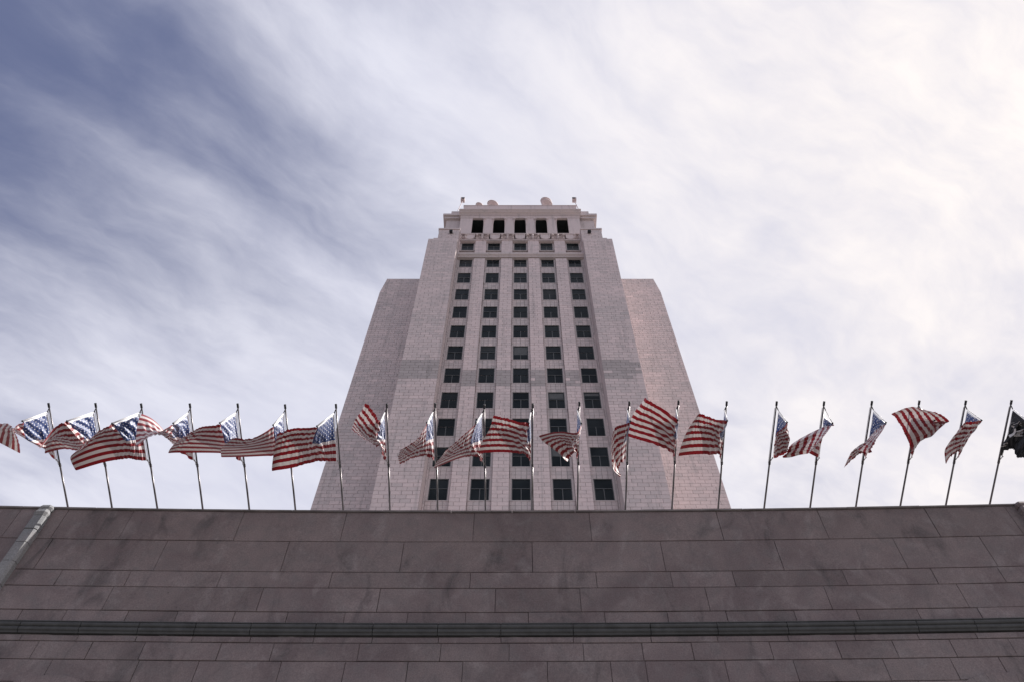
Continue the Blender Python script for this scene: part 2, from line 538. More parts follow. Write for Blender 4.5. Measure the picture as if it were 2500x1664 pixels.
XL, XR = -16.5, 16.5
kk = 1.0611
rows = [   # (top, bottom) in photo pixels at the middle of the wall, joints
    (1250.0, 1321.0, [20, 140, 305, 582, 838, 1156, 1441.7, 1758.5, 2012.5, 2283.7]),
    (1321.0, 1395.5, [100, 389.6, 695, 981, 1299.6, 1619, 1903.7, 2203.5]),
    (1395.5, 1434.6, [137.5, 309, 535, 806.7, 1147.6, 1456, 1640, 1793, 2066, 2287.5, 2455]),
    (1434.6, 1493.0, [-20, 260, 634, 924, 1209, 1417, 1728, 2024, 2358]),
    (1493.0, 1522.5, [42, 153, 305.6, 428, 569, 699, 840, 994, 1136, 1290, 1477, 1631, 1775.7, 1943.8, 2098.5, 2249, 2400]),
]
rows2 = [
    (1553.5, 1568.5, [46, 186, 330, 468, 610, 765, 908, 1070, 1223, 1400, 1590, 1752, 1926, 2090, 2246, 2390]),
    (1568.5, 1613.0, [80, 214, 344, 533, 663, 874.7, 1075, 1243, 1424.5, 1569.7, 1692, 1884.6, 2050.7, 2190, 2333]),
    (1613.0, 1668.0, [111, 326.6, 475.5, 680, 838, 993, 1128.5, 1336.6, 1493, 1579, 1775.7, 1945.7, 2169, 2337, 2459]),
    (1668.0, 1730.0, [30, 220, 400, 600, 770, 930, 1060, 1240, 1420, 1540, 1700, 1850, 2040, 2260, 2400]),
    (1730.0, 1800.0, [90, 300, 520, 690, 880, 1000, 1160, 1320, 1500, 1640, 1800, 1980, 2140, 2330, 2480]),
]
GAP = 0.0075; VGAP = 0.0045
for (ta, tb, joints) in rows + rows2:
    z1, z0 = wz(ta), wz(tb)
    xs = [wx(j, (ta + tb) / 2) for j in joints]
    step = 2.2 if z1 - z0 > 0.5 else 1.3
    while xs[0] > XL + step: xs.insert(0, xs[0] - step * random.uniform(0.85, 1.15))
    while xs[-1] < XR - step: xs.append(xs[-1] + step * random.uniform(0.85, 1.15))
    xs = [XL] + xs + [XR]
    for a, b in zip(xs[:-1], xs[1:]):
        if b - a < 0.08: continue
        stone(a + VGAP, b - VGAP, z0 + GAP, z1 - GAP, base, M['granite'], proud=random.choice((0, 0, 0.003, 0.006, -0.003)), chamf=0.008)
# backing of the wall, roof and the plain wall below the frame
ZTOP = wz(1250.0)
mb = MB()
nseg = 24
for i in range(nseg):
    xa = XL + (XR - XL) * i / nseg; xb = XL + (XR - XL) * (i + 1) / nseg
    for z0, z1 in ((wz(1800.0), ZTOP - 0.01),):
        mb.add([(xa, yw(xa) + 0.035, z0), (xb, yw(xb) + 0.035, z0), (xb, yw(xb) + 0.035, z1), (xa, yw(xa) + 0.035, z1)], [(0, 1, 2, 3)])
lay(mb.build('mortar_bed', M['base_mortar']), base)
mb = MB()
mb.box(XL - 0.01, XR + 0.01, DW + 0.05, DW + 1.2, 0, ZTOP - 0.02)
lay(mb.build('wall_core', M['granite']), base)
mb = MB(); mb.box(XL - 0.02, XR + 0.02, DW + 1.19, 44.5, 0, ZTOP - 0.9)
lay(mb.build('roof_block', M['roof']), base)
mb = MB()
zlow = wz(1800.0)
for i in range(nseg):
    xa = XL + (XR - XL) * i / nseg; xb = XL + (XR - XL) * (i + 1) / nseg
    mb.add([(xa, yw(xa), 0), (xb, yw(xb), 0), (xb, yw(xb), zlow), (xa, yw(xa), zlow)], [(0, 1, 2, 3)])
lay(mb.build('lower_wall', M['granite']), base)
# coping: thin weathered slabs along the top edge
x = XL
while x < XR - 0.1:
    L = min(random.uniform(1.5, 2.6), XR - x)
    mb = MB()
    dz_ = random.uniform(-0.006, 0.006)
    y0 = lambda q: yw(q)
    pr = [(-0.035, ZTOP + 0.004), (-0.035, ZTOP + 0.045 + dz_), (0.02, ZTOP + 0.062 + dz_), (0.55, ZTOP + 0.075 + dz_), (0.55, ZTOP + 0.004)]
    mb.extrude_x(pr, x + 0.006, x + L - 0.006, random.random(), y_at=yw)
    lay(mb.build('coping_stone', M['coping']), base)
    x += L
# bronze-dark string moulding in lengths
zm1, zm0 = wz(1525.0), wz(1551.0)
hm = zm1 - zm0
prof = [(0.05, zm0), (-0.03, zm0), (-0.04, zm0 + 0.10 * hm), (-0.05, zm0 + 0.14 * hm)]
for i in range(7):
    w = -math.pi / 2 + math.pi * i / 6
    prof.append((-0.05 - 0.03 * math.cos(w), zm0 + 0.32 * hm + 0.16 * hm * math.sin(w)))
prof += [(-0.055, zm0 + 0.52 * hm)]
for i in range(7):
    w = -math.pi / 2 + math.pi * i / 6
    prof.append((-0.06 - 0.035 * math.cos(w), zm0 + 0.72 * hm + 0.18 * hm * math.sin(w)))
prof += [(-0.085, zm0 + 0.93 * hm), (-0.085, zm1), (0.05, zm1)]
mj = [46, 195, 339, 477.5, 613, 771.6, 910.8, 1069, 1223, 1399, 1587.6, 1750.9, 1922.8, 2087, 2241.7, 2385]
xs = [wx(j, 1538) for j in mj]
while xs[0] > XL + 1.3: xs.insert(0, xs[0] - 1.35)
while xs[-1] < XR - 1.3: xs.append(xs[-1] + 1.35)
xs = [XL] + xs + [XR]
for a, b in zip(xs[:-1], xs[1:]):
    mb = MB(); mb.extrude_x(prof, a + 0.007, b - 0.007, random.random(), y_at=yw)
    o = lay(mb.build('string_moulding', M['patina']), base)
    o['label'] = 'dark green-black rounded moulding'
# narrow buttress strips at both ends, the left one pale, built of short stones with a scalloped head
def strip(xc, sgn):
    par = lay(obj('pilaster_strip', *(lambda b: (b.v, b.f))(MB().box(xc - 0.085, xc + 0.085, yw(xc) - 0.12, yw(xc) + 0.1, 2.0, ZTOP - 0.02)), M['base_mortar']), base)
    z = ZTOP + 0.02
    k = 0
    while z > wz(1800.0):
        h = (0.16, 0.22, 0.42, 0.40, 0.55, 0.62, 0.7, 0.75)[min(k, 7)]
        prj = (0.15, 0.19, 0.175, 0.16, 0.16, 0.165, 0.17, 0.175)[min(k, 7)]
        a, b, c = 0.165, prj * 1.05, 0.055
        y0 = yw(xc)
        ring = [(-a, 0.08), (-a, -b + c), (-a + c, -b), (a - c, -b), (a, -b + c), (a, 0.08)]
        n = len(ring)
        g2 = 0.008
        v = [(xc + p, y0 + q, z - h + g2) for p, q in ring] + [(xc + p, y0 + q, z - g2) for p, q in ring]
        if k < 2:   # rounded nose of the cap stones
            v = [(xc + p * 0.9, y0 + q * 0.9, z - h + g2) for p, q in ring] + [(xc + p * 1.05, y0 + q * 1.05, z - h * 0.55) for p, q in ring] + [(xc + p * 0.85, y0 + q * 0.85, z - g2) for p, q in ring]
        f = []
        for l in range(len(v) // n - 1):
            f += [(l * n + i, l * n + (i + 1) % n, (l + 1) * n + (i + 1) % n, (l + 1) * n + i) for i in range(n)]
        f += [tuple(range(n))[::-1], tuple(range(len(v) - n, len(v)))]
        o = obj('stone', v, f, M['pale_granite' if sgn > 0 else 'granite'], None, random.uniform(0.35, 0.8))  # right strip takes the darker granite: its shade and staining put into the colour
        o.parent = par
        z -= h; k += 1
XSL = wx(104, 1262); XSR = wx(2484, 1262) + 0.28
strip(XSL, 1); strip(XSR, -1)
# arched doorway heads whose crowns just reach the bottom of the view
for xa in (wx(128, 1655), wx(2445, 1650)):
    zc = wz(1652) - 1.75
    mb = MB(); nn = 18
    for i in range(nn):
        w0 = math.pi * i / nn + 0.001; w1 = math.pi * (i + 1) / nn - 0.001
        pts = []
        for y_ in (0.0, -0.03):
            for w, r in ((w0, 1.42), (w1, 1.42), (w1, 1.75), (w0, 1.75)):
                xx = xa + r * math.cos(w); pts.append((xx, yw(xx) + y_, zc + r * math.sin(w)))
        mb.add(pts, [(4, 7, 6, 5), (0, 1, 5, 4), (1, 2, 6, 5), (2, 3, 7, 6), (3, 0, 4, 7)], random.random())
    lay(mb.build('arch_head', M['granite']), base)

# ------------------------------------------------------------------ tower
tower = thing('city_tower', 'tall pale pinkish stone tower with five columns of dark square windows', 'tower', loc=(0, 50, 0))
TX = 0.22                                   # tower axis
S, H = 3.5, 4.02
Y_GLASS, Y_PANEL, Y_PIER, Y_PYL, Y_WING = 46.43, 46.32, 45.98, 44.70, 50.5
Z = lambda h: h + EYE
PX0, PX1 = 8.2, 12.05                        # pylon, inner and outer edge


def wing_x(h):                               # battered outer edge
    if h > 85.9: return 18.44 - (h - 85.9) / 3.5 * 0.47
    return 18.9 - 0.46 * (h - 43.7) / (85.9 - 43.7)


def tobj(name, mb, m='tower', smooth=False):
    return lay(mb.build(name, M[m], None, smooth), tower)


# solid cores
mb = MB()
mb.box(TX - 8.35, TX + 8.35, Y_GLASS + 0.05, 62, 10, Z(92.0), 0.45)
tobj('core', mb)
for s_ in (-1, 1):
    mb = MB(); a, b = sorted((TX + s_ * PX0, TX + s_ * PX1))
    mb.box(a, b, Y_PYL + 0.05, 60, 10, Z(89.85), 0.6)
    mb.box(*sorted((TX + s_ * (PX0 - 0.05), TX + s_ * 10.95)), Y_PYL + 0.45, 59.5, Z(89.84), Z(93.3), 0.5)
    mb.box(*sorted((TX + s_ * (PX0 + 0.5), TX + s_ * 11.45)), Y_PYL + 0.25, 59.7, Z(89.86), Z(90.5), 0.5)
    tobj('pylon', mb)
    # cap slabs
    mb = MB()
    mb.box(*sorted((TX + s_ * (PX0 - 0.08), TX + s_ * 11.05)), Y_PYL + 0.32, 59.6, Z(93.31), Z(93.62), 0.4)
    tobj('pylon_cap', mb)
    mb = MB()
    h0, h1, h2 = 10 - EYE, 85.9, 89.4
    xb, xt, xc2 = wing_x(10.0) - 0.06, wing_x(85.9) - 0.06, 17.90
    q = [(PX1 - 0.4, h0), (xb, h0), (xt, h1), (xc2, h2), (PX1 - 0.4, h2)]
    v = [(TX + s_ * px, Y_WING + 0.05, Z(h)) for px, h in q] + [(TX + s_ * px, 61, Z(h)) for px, h in q]
    f = [(0, 1, 2, 3, 4)[::s_], (9, 8, 7, 6, 5)[::s_]] + [((i + 1) % 5, i, 5 + i, 5 + (i + 1) % 5)[::s_] for i in range(5)]
    mb.add(v, f, 0.5)
    tobj('wing', mb)

# ---- ashlar facing
CH = H / 9.0
HB = 41.6
blocks = []                                  # (x0, x1, h0, h1, y, tone, proud)


def tone_at(xr, h, base_t):
    t = random.gauss(base_t, 0.16)
    return t


def band_grey(h, zone):
    # a repaired belt of greyer stone across the shaft
    if zone == 'pylon': return 59.5 < h < 62.8
    if zone == 'pier': return 59.7 < h < 62.6
    return False


def face(x0, x1f, hlo, hhi, y, zone, base_t, blen=0.9, seed=0):
    """running-bond blocks between x0 and x1 (x1 may depend on height)"""
    r = random.Random(seed)
    n = int(round((hhi - hlo) / CH))
    for c in range(n):
        h0, h1 = hlo + c * CH, hlo + (c + 1) * CH
        x1 = x1f((h0 + h1) / 2) if callable(x1f) else x1f
        a, b = min(x0, x1), max(x0, x1)
        off = (0.5 if c % 2 else 0.0) * blen + r.uniform(-0.06, 0.06)
        xs_ = [a]
        q = a + (blen - off if off > 0.05 else blen)
        while q < b - 0.22:
            xs_.append(q); q += blen * r.uniform(0.93, 1.07)
        xs_.append(b)
        for u0, u1 in zip(xs_[:-1], xs_[1:]):
            t = r.gauss(base_t, 0.17)
            if band_grey((h0 + h1) / 2, zone) and r.random() < 0.93: t = r.gauss(-0.22, 0.05)
            blocks.append((u0, u1, h0, h1, y, min(1, max(-0.3, t)), r.choice((0, 0, 0, 0.006, -0.006))))


HP = HB + CH * round((89.8 - HB) / CH)
for s_ in (-1, 1):
    face(TX + s_ * (PX0 + 0.01), TX + s_ * PX1, HB, HB + CH * 107, Y_PYL, 'pylon', 0.62, 0.92, 11 + s_)
    face(TX + s_ * (PX1 - 0.2), (lambda h, s_=s_: TX + s_ * wing_x(h)), HB, HB + CH * 107, Y_WING, 'wing', 0.48, 0.98, 21 + s_)
    face(TX + s_ * (PX0 - 0.04), TX + s_ * 10.94, HB + CH * 107.2, HB + CH * 115, Y_PYL + 0.4, 'top', 0.5, 0.92, 31 + s_)
WW = 1.50                                     # window opening
PW = 1.46                                     # pier
HW0 = 44.74
for k in range(-2, 2):
    xc = TX + (k + 0.5) * S
    face(xc - PW / 2, xc + PW / 2, HB, HB + CH * 101, Y_PIER, 'pier', 0.85, 0.93, 41 + k)
    mb = MB(); mb.box(xc - PW / 2 + 0.01, xc + PW / 2 - 0.01, Y_PIER + 0.05, Y_GLASS + 0.2, Z(30), Z(HB + CH * 101 - 0.02), 0.7)
    tobj('pier', mb)
# panels between window heads and sills: small square blocks, greyer; and the jambs at each side of the windows
for k in range(-2, 3):
    xc = TX + k * S
    for r_ in range(-1, 11):
        top = HW0 + (r_ + 1) * H - 0.06       # under the next sill
        bot = HW0 + r_ * H + 2.55
        if bot < HB - 3: continue
        xs_ = np.linspace(xc - WW / 2 - 0.24, xc + WW / 2 + 0.24, 5)
        if r_ == 10: continue
        for j in range(3):
            for i in range(4):
                h0 = bot + (top - bot) * j / 3; h1 = bot + (top - bot) * (j + 1) / 3
                blocks.append((xs_[i], xs_[i + 1], h0, h1, Y_PANEL, min(1, max(-.2, random.gauss(0.22, 0.15))), 0))
# spandrel backing (solid between the openings)
for k in range(-2, 3):
    xc = TX + k * S
    for r_ in range(-1, 11):
        hb = HW0 + r_ * H
        mb = MB(); mb.box(xc - WW / 2 - 0.26, xc + WW / 2 + 0.26, Y_PANEL + 0.05, Y_GLASS + 0.08, Z(hb + 2.53), Z(hb + H - 0.05 if r_ < 10 else 88.4), 0.2)
        tobj('spandrel', mb)
# edge strips between the outer windows and the pylons (greyer, plain courses)
for s_ in (-1, 1):
    xa = TX + s_ * (2 * S + WW / 2 + 0.265); xb = TX + s_ * (PX0 - 0.01)
    face(xa, xb, HB, HB + CH * 101, Y_PANEL - 0.12, 'edge', 0.12, 0.8, 61 + s_)
    mb = MB(); a, b = sorted((xa, xb)); mb.box(a, b, Y_PANEL - 0.08, Y_GLASS + 0.2, Z(30), Z(92), 0.2)
    tobj('edge_strip', mb)
# wall band above the string course, round the top windows
hb_, ht_ = 87.9, 92.0
for k in range(-3, 3):
    a = TX + k * S + WW / 2 + 0.27 if k > -3 else TX - PX0
    b = TX + (k + 1) * S - WW / 2 - 0.27 if k < 2 else TX + PX0
    face(a, b, hb_, hb_ + CH * 9, Y_PIER + 0.02, 'top', 0.7, 0.9, 81 + k)
    mb = MB(); mb.box(a, b, Y_PIER + 0.06, Y_GLASS + 0.2, Z(87.0), Z(92.05), 0.6); tobj('wall_band', mb)
for k in range(-2, 3):
    xc = TX + k * S
    mb = MB(); mb.box(xc - WW / 2 - 0.27, xc + WW / 2 + 0.27, Y_PIER + 0.05, Y_GLASS + 0.1, Z(91.62), Z(92.04), 0.55); tobj('lintel', mb)

# pick the 300 blocks that show largest (lowest visible courses) as stones of their own
def in_view(bk):
    return bk[2] > 43.2
order = sorted(range(len(blocks)), key=lambda i: (0 if in_view(blocks[i]) else 1, blocks[i][2] if (blocks[i][1] - blocks[i][0]) > 0.6 else blocks[i][2] + 30))
single = set(order[:300])
rest = MB(); grout = MB()
G2 = 0.014
for i, (x0, x1, h0, h1, y, tn, pr) in enumerate(blocks):
    x0 += G2; x1 -= G2; a, b = Z(h0) + G2, Z(h1) - G2
    if x1 - x0 < 0.03: continue
    v = [(x0, y + 0.05, a), (x1, y + 0.05, a), (x1, y + 0.05, b), (x0, y + 0.05, b), (x0, y - pr, a), (x1, y - pr, a), (x1, y - pr, b), (x0, y - pr, b)]
    f = [(4, 5, 6, 7), (0, 1, 5, 4), (1, 2, 6, 5), (2, 3, 7, 6), (3, 0, 4, 7)]
    if i in single: lay(obj('stone_block', v, f, M['tower'], None, tn), tower)
    else: rest.add(v, f, tn)
    e = G2 + 0.001
    yg = y + 0.043
    grout.add([(x0 - e, yg, a - e), (x1 + e, yg, a - e), (x1 + e, yg, b + e), (x0 - e, yg, b + e)], [(0, 1, 2, 3)])
o = tobj('masonry_facing', rest); o['kind'] = 'stuff'; o['label'] = 'smaller stone blocks higher up the shaft'
tobj('mortar_bed', grout, 'mortar')

# ---- windows
def win_meshes(w, h, lower, name):
    """frame ring, mullion, transom, panes, blind box as shared meshes centred on the sill"""
    out_ = {}
    fr = MB(); t_ = 0.07
    for x0, x1, z0, z1 in ((-w / 2, -w / 2 + t_, 0, h), (w / 2 - t_, w / 2, 0, h), (-w / 2 + t_, w / 2 - t_, 0, t_), (-w / 2 + t_, w / 2 - t_, h - t_, h)):
        fr.box(x0, x1, -0.06, 0.06, z0, z1)
    out_['window'] = fr
    mu = MB().box(-0.035, 0.035, -0.055, 0.04, t_, lower - 0.03); out_['mullion'] = mu
    tr_ = MB().box(-w / 2 + t_, w / 2 - t_, -0.05, 0.05, lower - 0.03, lower + 0.035); out_['transom'] = tr_
    for nm, a, b, c, d in (('pl', -w / 2 + t_, -0.035, t_, lower - 0.03), ('pr', 0.035, w / 2 - t_, t_, lower - 0.03), ('pu', -w / 2 + t_, w / 2 - t_, lower + 0.035, h - t_)):
        out_[nm] = MB().box(a, b, -0.005, 0.005, c, d)
    return out_


def make_mesh(mb, name, m):
    me = bpy.data.meshes.new(name); me.from_pydata(mb.v, [], mb.f); me.materials.append(m); return me


WM = {}
for key, (w, h, lo) in {'std': (WW + 0.12, 2.56, 1.42), 'top': (WW + 0.12, 2.1, 1.2)}.items():
    wm = win_meshes(w, h, lo, key)
    WM[key] = {k: make_mesh(b, {'pl': 'pane', 'pr': 'pane', 'pu': 'pane'}.get(k, k), M['glass'] if k in ('pl', 'pr', 'pu') else M['frame']) for k, b in wm.items()}
jamb_me = {k_: make_mesh(MB().box(-0.10, 0.10, -0.095, 0.1, -0.05, h_), 'jamb', M['tower']) for k_, h_ in (('std', 2.57), ('top', 2.12))}
sill_me = make_mesh(MB().box(-WW / 2 - 0.20, WW / 2 + 0.20, -0.12, 0.1, -0.11, 0.02), 'sill', M['tower'])
head_me = make_mesh(MB().box(-WW / 2 - 0.25, WW / 2 + 0.25, -0.24, -0.02, 0, 0.10), 'head_moulding', M['tower'])
pale_blind_me = make_mesh(MB().box(-WW / 2 + 0.05, WW / 2 - 0.05, 0.10, 0.12, 0, 1.0), 'blind', plain('pale_blind', (0.11, 0.115, 0.12), 0.8))
blind_me = make_mesh(MB().box(-WW / 2 + 0.05, WW / 2 - 0.05, 0.10, 0.12, 0, 1.0), 'blind', M['blind'])


def link(me, name, loc, parent, scale=None):
    o = bpy.data.objects.new(name, me); C.objects.link(o); o.parent = parent; o.location = loc
    if scale: o.scale = scale
    return o


tower_inv = tower.location
for k in range(-2, 3):
    for r_ in range(-1, 12):
        key = 'top' if r_ == 11 else 'std'
        hb = HW0 + r_ * H if r_ < 11 else 89.55
        wmesh = WM[key]
        w_ = link(wmesh['window'], 'window', Vector((TX + k * S, Y_GLASS - 0.02, Z(hb))) - tower_inv, tower)
        yj = random.uniform(-0.004, 0.004)
        for nm in ('pl', 'pr', 'pu'): link(wmesh[nm], 'pane', (0, 0.01 + yj, 0), w_)
        if random.random() < 0.35:
            bh = random.uniform(0.35, 1.5)
            link(blind_me if random.random() < 0.7 else pale_blind_me, 'blind', (0, -0.094, 2.45 - bh if r_ < 11 else 2.0 - bh), w_, (1, 1, bh))
        link(wmesh['mullion'], 'mullion', (0, 0, 0), w_)
        if random.random() < 0.55 or r_ < 2: link(wmesh['transom'], 'transom', (0, 0, 0), w_)
        link(sill_me, 'sill', (0, 0, 0), w_)
        for sx in (-1, 1): link(jamb_me[key], 'jamb', (sx * (WW / 2 + 0.161), 0, 0), w_)
        if r_ >= 10: link(head_me, 'head_moulding', (0, -0.28 if r_ == 11 else 0, 2.12 if r_ == 11 else 2.5), w_)

# ---- string course, frieze, belvedere
def moulding(name, x0, x1, yb, prof_, tone=0.45, m='tower'):
    mb = MB(); mb.extrude_x([(yb + a, Z(b)) for a, b in prof_], x0, x1, tone)
    return tobj(name, mb, m)


moulding('string_course', TX - PX0 + 0.01, TX + PX0 - 0.01, Y_PIER, [(0.4, 86.98), (-0.06, 86.98), (-0.10, 87.2), (-0.28, 87.32), (-0.34, 87.5), (-0.34, 87.68), (-0.22, 87.86), (0.4, 87.9)], 0.3)
mb = MB()
mb.box(TX - PX0 + 0.01, TX + PX0 - 0.01, Y_PANEL - 0.05, Y_GLASS - 0.05, Z(87.75), Z(88.9), 0.4)
mb.box(TX - PX0 + 0.01, TX + PX0 - 0.01, Y_PIER + 0.42, 50, Z(92.06), Z(93.75), 0.5)
tobj('frieze_ground', mb, 'frieze_shade')
# ledge over the frieze
moulding('frieze_ledge', TX - PX0 - 0.3, TX + PX0 + 0.3, Y_PIER, [(0.9, 93.74), (-0.04, 93.74), (-0.07, 93.79), (-0.07, 93.88), (0.9, 93.95)], 0.55)
moulding('frieze_fillet', TX - PX0 + 0.02, TX + PX0 - 0.02, Y_PIER, [(0.5, 91.86), (-0.10, 91.86), (-0.10, 91.97), (0.5, 92.08)], 0.55)
# carved frieze: shields between scrolling leaves
FW = 2 * (PX0 - 0.1)


def leaf(mb, cx_, cz_, ang, L, W, y, curl):
    n = 7
    pts = []
    for i in range(n):
        t_ = i / (n - 1)
        a = ang + curl * t_
        px = cx_ + L * t_ * math.cos(a); pz = cz_ + L * t_ * math.sin(a)
        w = W * math.sin(math.pi * (0.12 + 0.88 * t_)) + 0.02
        nx, nz = -math.sin(a), math.cos(a)
        pts.append(((px + nx * w, pz + nz * w), (px, pz), (px - nx * w, pz - nz * w)))
    v, f = [], []
    for l, c_, r_ in pts:
        v += [(l[0], y + 0.30, l[1]), (c_[0], y - 0.10, c_[1]), (r_[0], y + 0.30, r_[1])]
    for i in range(n - 1):
        a = i * 3; f += [(a, a + 1, a + 4, a + 3), (a + 1, a + 2, a + 5, a + 4)]
    mb.add(v, f, 0.55)


yf_ = Y_PIER + 0.04
for k in range(-2, 3):
    xc = TX + k * 3.42
    mb = MB()
    ring = [(-0.66, 93.62), (-0.66, 92.9)] + [(-0.66 * math.cos(w), 92.75 - 0.62 * math.sin(w)) for w in np.linspace(0.15, math.pi - 0.15, 9)] + [(0.66, 92.9), (0.66, 93.62)]
    n = len(ring)
    v = [(xc + a, yf_ + 0.38, Z(b)) for a, b in ring] + [(xc + a * 1.0, yf_ - 0.11, Z(b)) for a, b in ring] + [(xc + a * 0.84, yf_ - 0.13, Z(92.9 + (b - 92.9) * 0.86)) for a, b in ring] + [(xc + a * 0.8, yf_ - 0.06, Z(92.9 + (b - 92.9) * 0.82)) for a, b in ring]
    f = []
    for l in range(3):
        f += [(l * n + (i + 1) % n, l * n + i, (l + 1) * n + i, (l + 1) * n + (i + 1) % n) for i in range(n)]
    f.append(tuple(range(3 * n, 4 * n)))
    mb.add(v, f, 0.6)
    tobj('carved_shield', mb)
for k in range(-3, 3):
    xc = TX + (k + 0.5) * 3.42
    sides = (1,) if k == -3 else (-1,) if k == 2 else (-1, 1)
    if k == -3: xc = TX - 2.5 * 3.42 + 0.45
    if k == 2: xc = TX + 2.5 * 3.42 - 0.45
    mb = MB()
    for s_ in sides:
        for ang, L, W, cu_ in ((0.35, 1.0, 0.2, 0.6), (-0.35, 1.0, 0.2, -0.5), (0.0, 0.85, 0.13, 0.15), (1.0, 0.75, 0.16, 0.5), (-1.0, 0.75, 0.16, -0.5)):
            a = ang if s_ > 0 else math.pi - ang
            leaf(mb, xc + s_ * 0.05, Z(92.85), a, L, W, yf_, cu_ * s_)
        mb.ball((xc + s_ * 0.75, yf_ - 0.03, Z(93.35)), 0.19, sq=(1, 1.6, 1)); mb.ball((xc + s_ * 0.75, yf_ - 0.03, Z(92.35)), 0.19, sq=(1, 1.6, 1))
    mb.ball((xc, yf_, Z(93.2)), 0.22, sq=(0.8, 1.3, 1.5))
    mb.ball((xc, yf_, Z(92.5)), 0.24, sq=(0.8, 1.3, 1.4))
    tobj('carved_foliage', mb, smooth=False)

YC = 47.0
CS = 3.02                                     # opening spacing
mb = MB()
wall_x = 8.62
hs, ht = 94.3, 100.95
edges = []
for k in range(-2, 3): edges.append((TX + k * CS - 0.82, TX + k * CS + 0.82))
xs_ = [TX - wall_x] + [e for p in edges for e in p] + [TX + wall_x]
for i in range(0, len(xs_), 2):
    mb = MB(); mb.box(xs_[i], xs_[i + 1], YC, YC + 0.22, Z(94.0), Z(ht), 0.6)
    tobj('belvedere_pier', mb)
mb = MB(); mb.box(TX - wall_x, TX + wall_x, YC + 0.003, YC + 0.55, Z(94.0), Z(hs), 0.5); tobj('belvedere_sill', mb)
mb = MB(); mb.box(TX - wall_x, TX + wall_x, YC + 0.02, YC + 0.30, Z(ht), Z(102.6), 0.55); tobj('entablature', mb)
moulding('architrave', TX - wall_x - 0.03, TX + wall_x + 0.03, YC, [(0.1, 101.0), (-0.06, 101.0), (-0.06, 101.35), (-0.11, 101.37), (-0.11, 101.62), (0.1, 101.66)], 0.5)
moulding('cornice', TX - 8.9, TX + 8.9, YC, [(0.5, 101.9), (-0.12, 101.9), (-0.2, 102.05), (-0.5, 102.2), (-0.55, 102.4), (-0.72, 102.46), (-0.72, 102.66), (-0.6, 102.8), (0.5, 102.86)], 0.4)
mb = MB(); mb.box(TX - 8.45, TX + 8.45, YC + 0.35, YC + 1.2, Z(102.8), Z(106.1), 0.65); tobj('attic_parapet', mb)
moulding('attic_cap', TX - 8.52, TX + 8.52, YC + 0.35, [(0.9, 106.1), (-0.06, 106.1), (-0.06, 106.24), (0.9, 106.28)], 0.45)
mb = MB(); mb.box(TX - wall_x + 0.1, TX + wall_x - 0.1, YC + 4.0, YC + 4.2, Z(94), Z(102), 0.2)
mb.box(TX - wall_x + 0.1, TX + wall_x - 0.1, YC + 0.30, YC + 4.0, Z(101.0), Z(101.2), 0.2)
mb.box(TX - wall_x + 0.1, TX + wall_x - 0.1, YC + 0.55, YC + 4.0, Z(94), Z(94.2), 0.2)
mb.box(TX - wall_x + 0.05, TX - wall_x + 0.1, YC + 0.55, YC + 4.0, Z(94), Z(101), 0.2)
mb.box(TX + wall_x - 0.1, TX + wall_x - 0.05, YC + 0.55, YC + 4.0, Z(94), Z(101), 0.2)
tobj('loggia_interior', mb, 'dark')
# scrolled brackets either side of the inner piers
for i in range(1, 9):
    xe = [e for p in edges for e in p][i]
    s_ = 1 if i % 2 == 0 else -1             # into the opening
    s_ = 1 if i in (2, 4, 6, 8) else -1
    side = -s_ if i % 2 == 1 else -s_
    inward = -1 if i % 2 == 1 else 1
    xb = xe - inward * 0.06
    mb = MB()
    mb.tube((xb, YC - 0.20, Z(100.62)), (xb, YC + 0.15, Z(100.62)), 0.22, n=14)
    mb.tube((xb, YC - 0.24, Z(100.62)), (xb, YC - 0.19, Z(100.62)), 0.13, n=10)
    for j, (dz2, r2) in enumerate(((0.42, 0.15), (0.8, 0.13), (1.15, 0.11), (1.5, 0.10), (1.85, 0.09))):
        mb.ball((xb, YC + 0.02, Z(100.62 - dz2)), r2, sq=(1, 1, 1.35))
    tobj('scroll_bracket', mb, smooth=False)
# flanking masses of the crown
for s_ in (-1, 1):
    mb = MB()
    a, b = sorted((TX + s_ * (wall_x - 0.02), TX + s_ * 10.8))
    mb.box(a, b, 47.9, 58, Z(92.5), Z(103.0), 0.35); tobj('crown_flank', mb)
    a, b = sorted((TX + s_ * (wall_x - 0.02), TX + s_ * 11.12))
    mb = MB()
    mb.box(a, b, 47.55, 58.3, Z(102.2), Z(102.75), 0.35); mb.box(*sorted((TX + s_ * (wall_x - 0.02), TX + s_ * 11.32)), 47.3, 58.5, Z(102.75), Z(103.25), 0.35)
    tobj('flank_cornice', mb)
    a, b = sorted((TX + s_ * 8.4, TX + s_ * 10.35))
    mb = MB(); mb.box(a, b, 48.2, 57.5, Z(103.25), Z(106.0), 0.4); tobj('flank_parapet', mb)
    a, b = sorted((TX + s_ * 10.7, TX + s_ * 11.55))
    mb = MB(); mb.box(a, b, 49.6, 57, Z(92.0), Z(102.0), 0.4); mb.box(*sorted((TX + s_ * 10.7, TX + s_ * 11.75)), 49.35, 57.2, Z(101.2), Z(102.0), 0.4)
    tobj('crown_corner', mb)
    # horizontal course lines of the flank
mb = MB(); mb.box(TX - 10.7, TX + 10.7, 51.6, 58, Z(92.2), Z(105.2), 0.4); tobj('crown_core', mb)

# ------------------------------------------------------------------ things on the tower
def tower_pt(px, py, D): return on_plane(px, py, D)


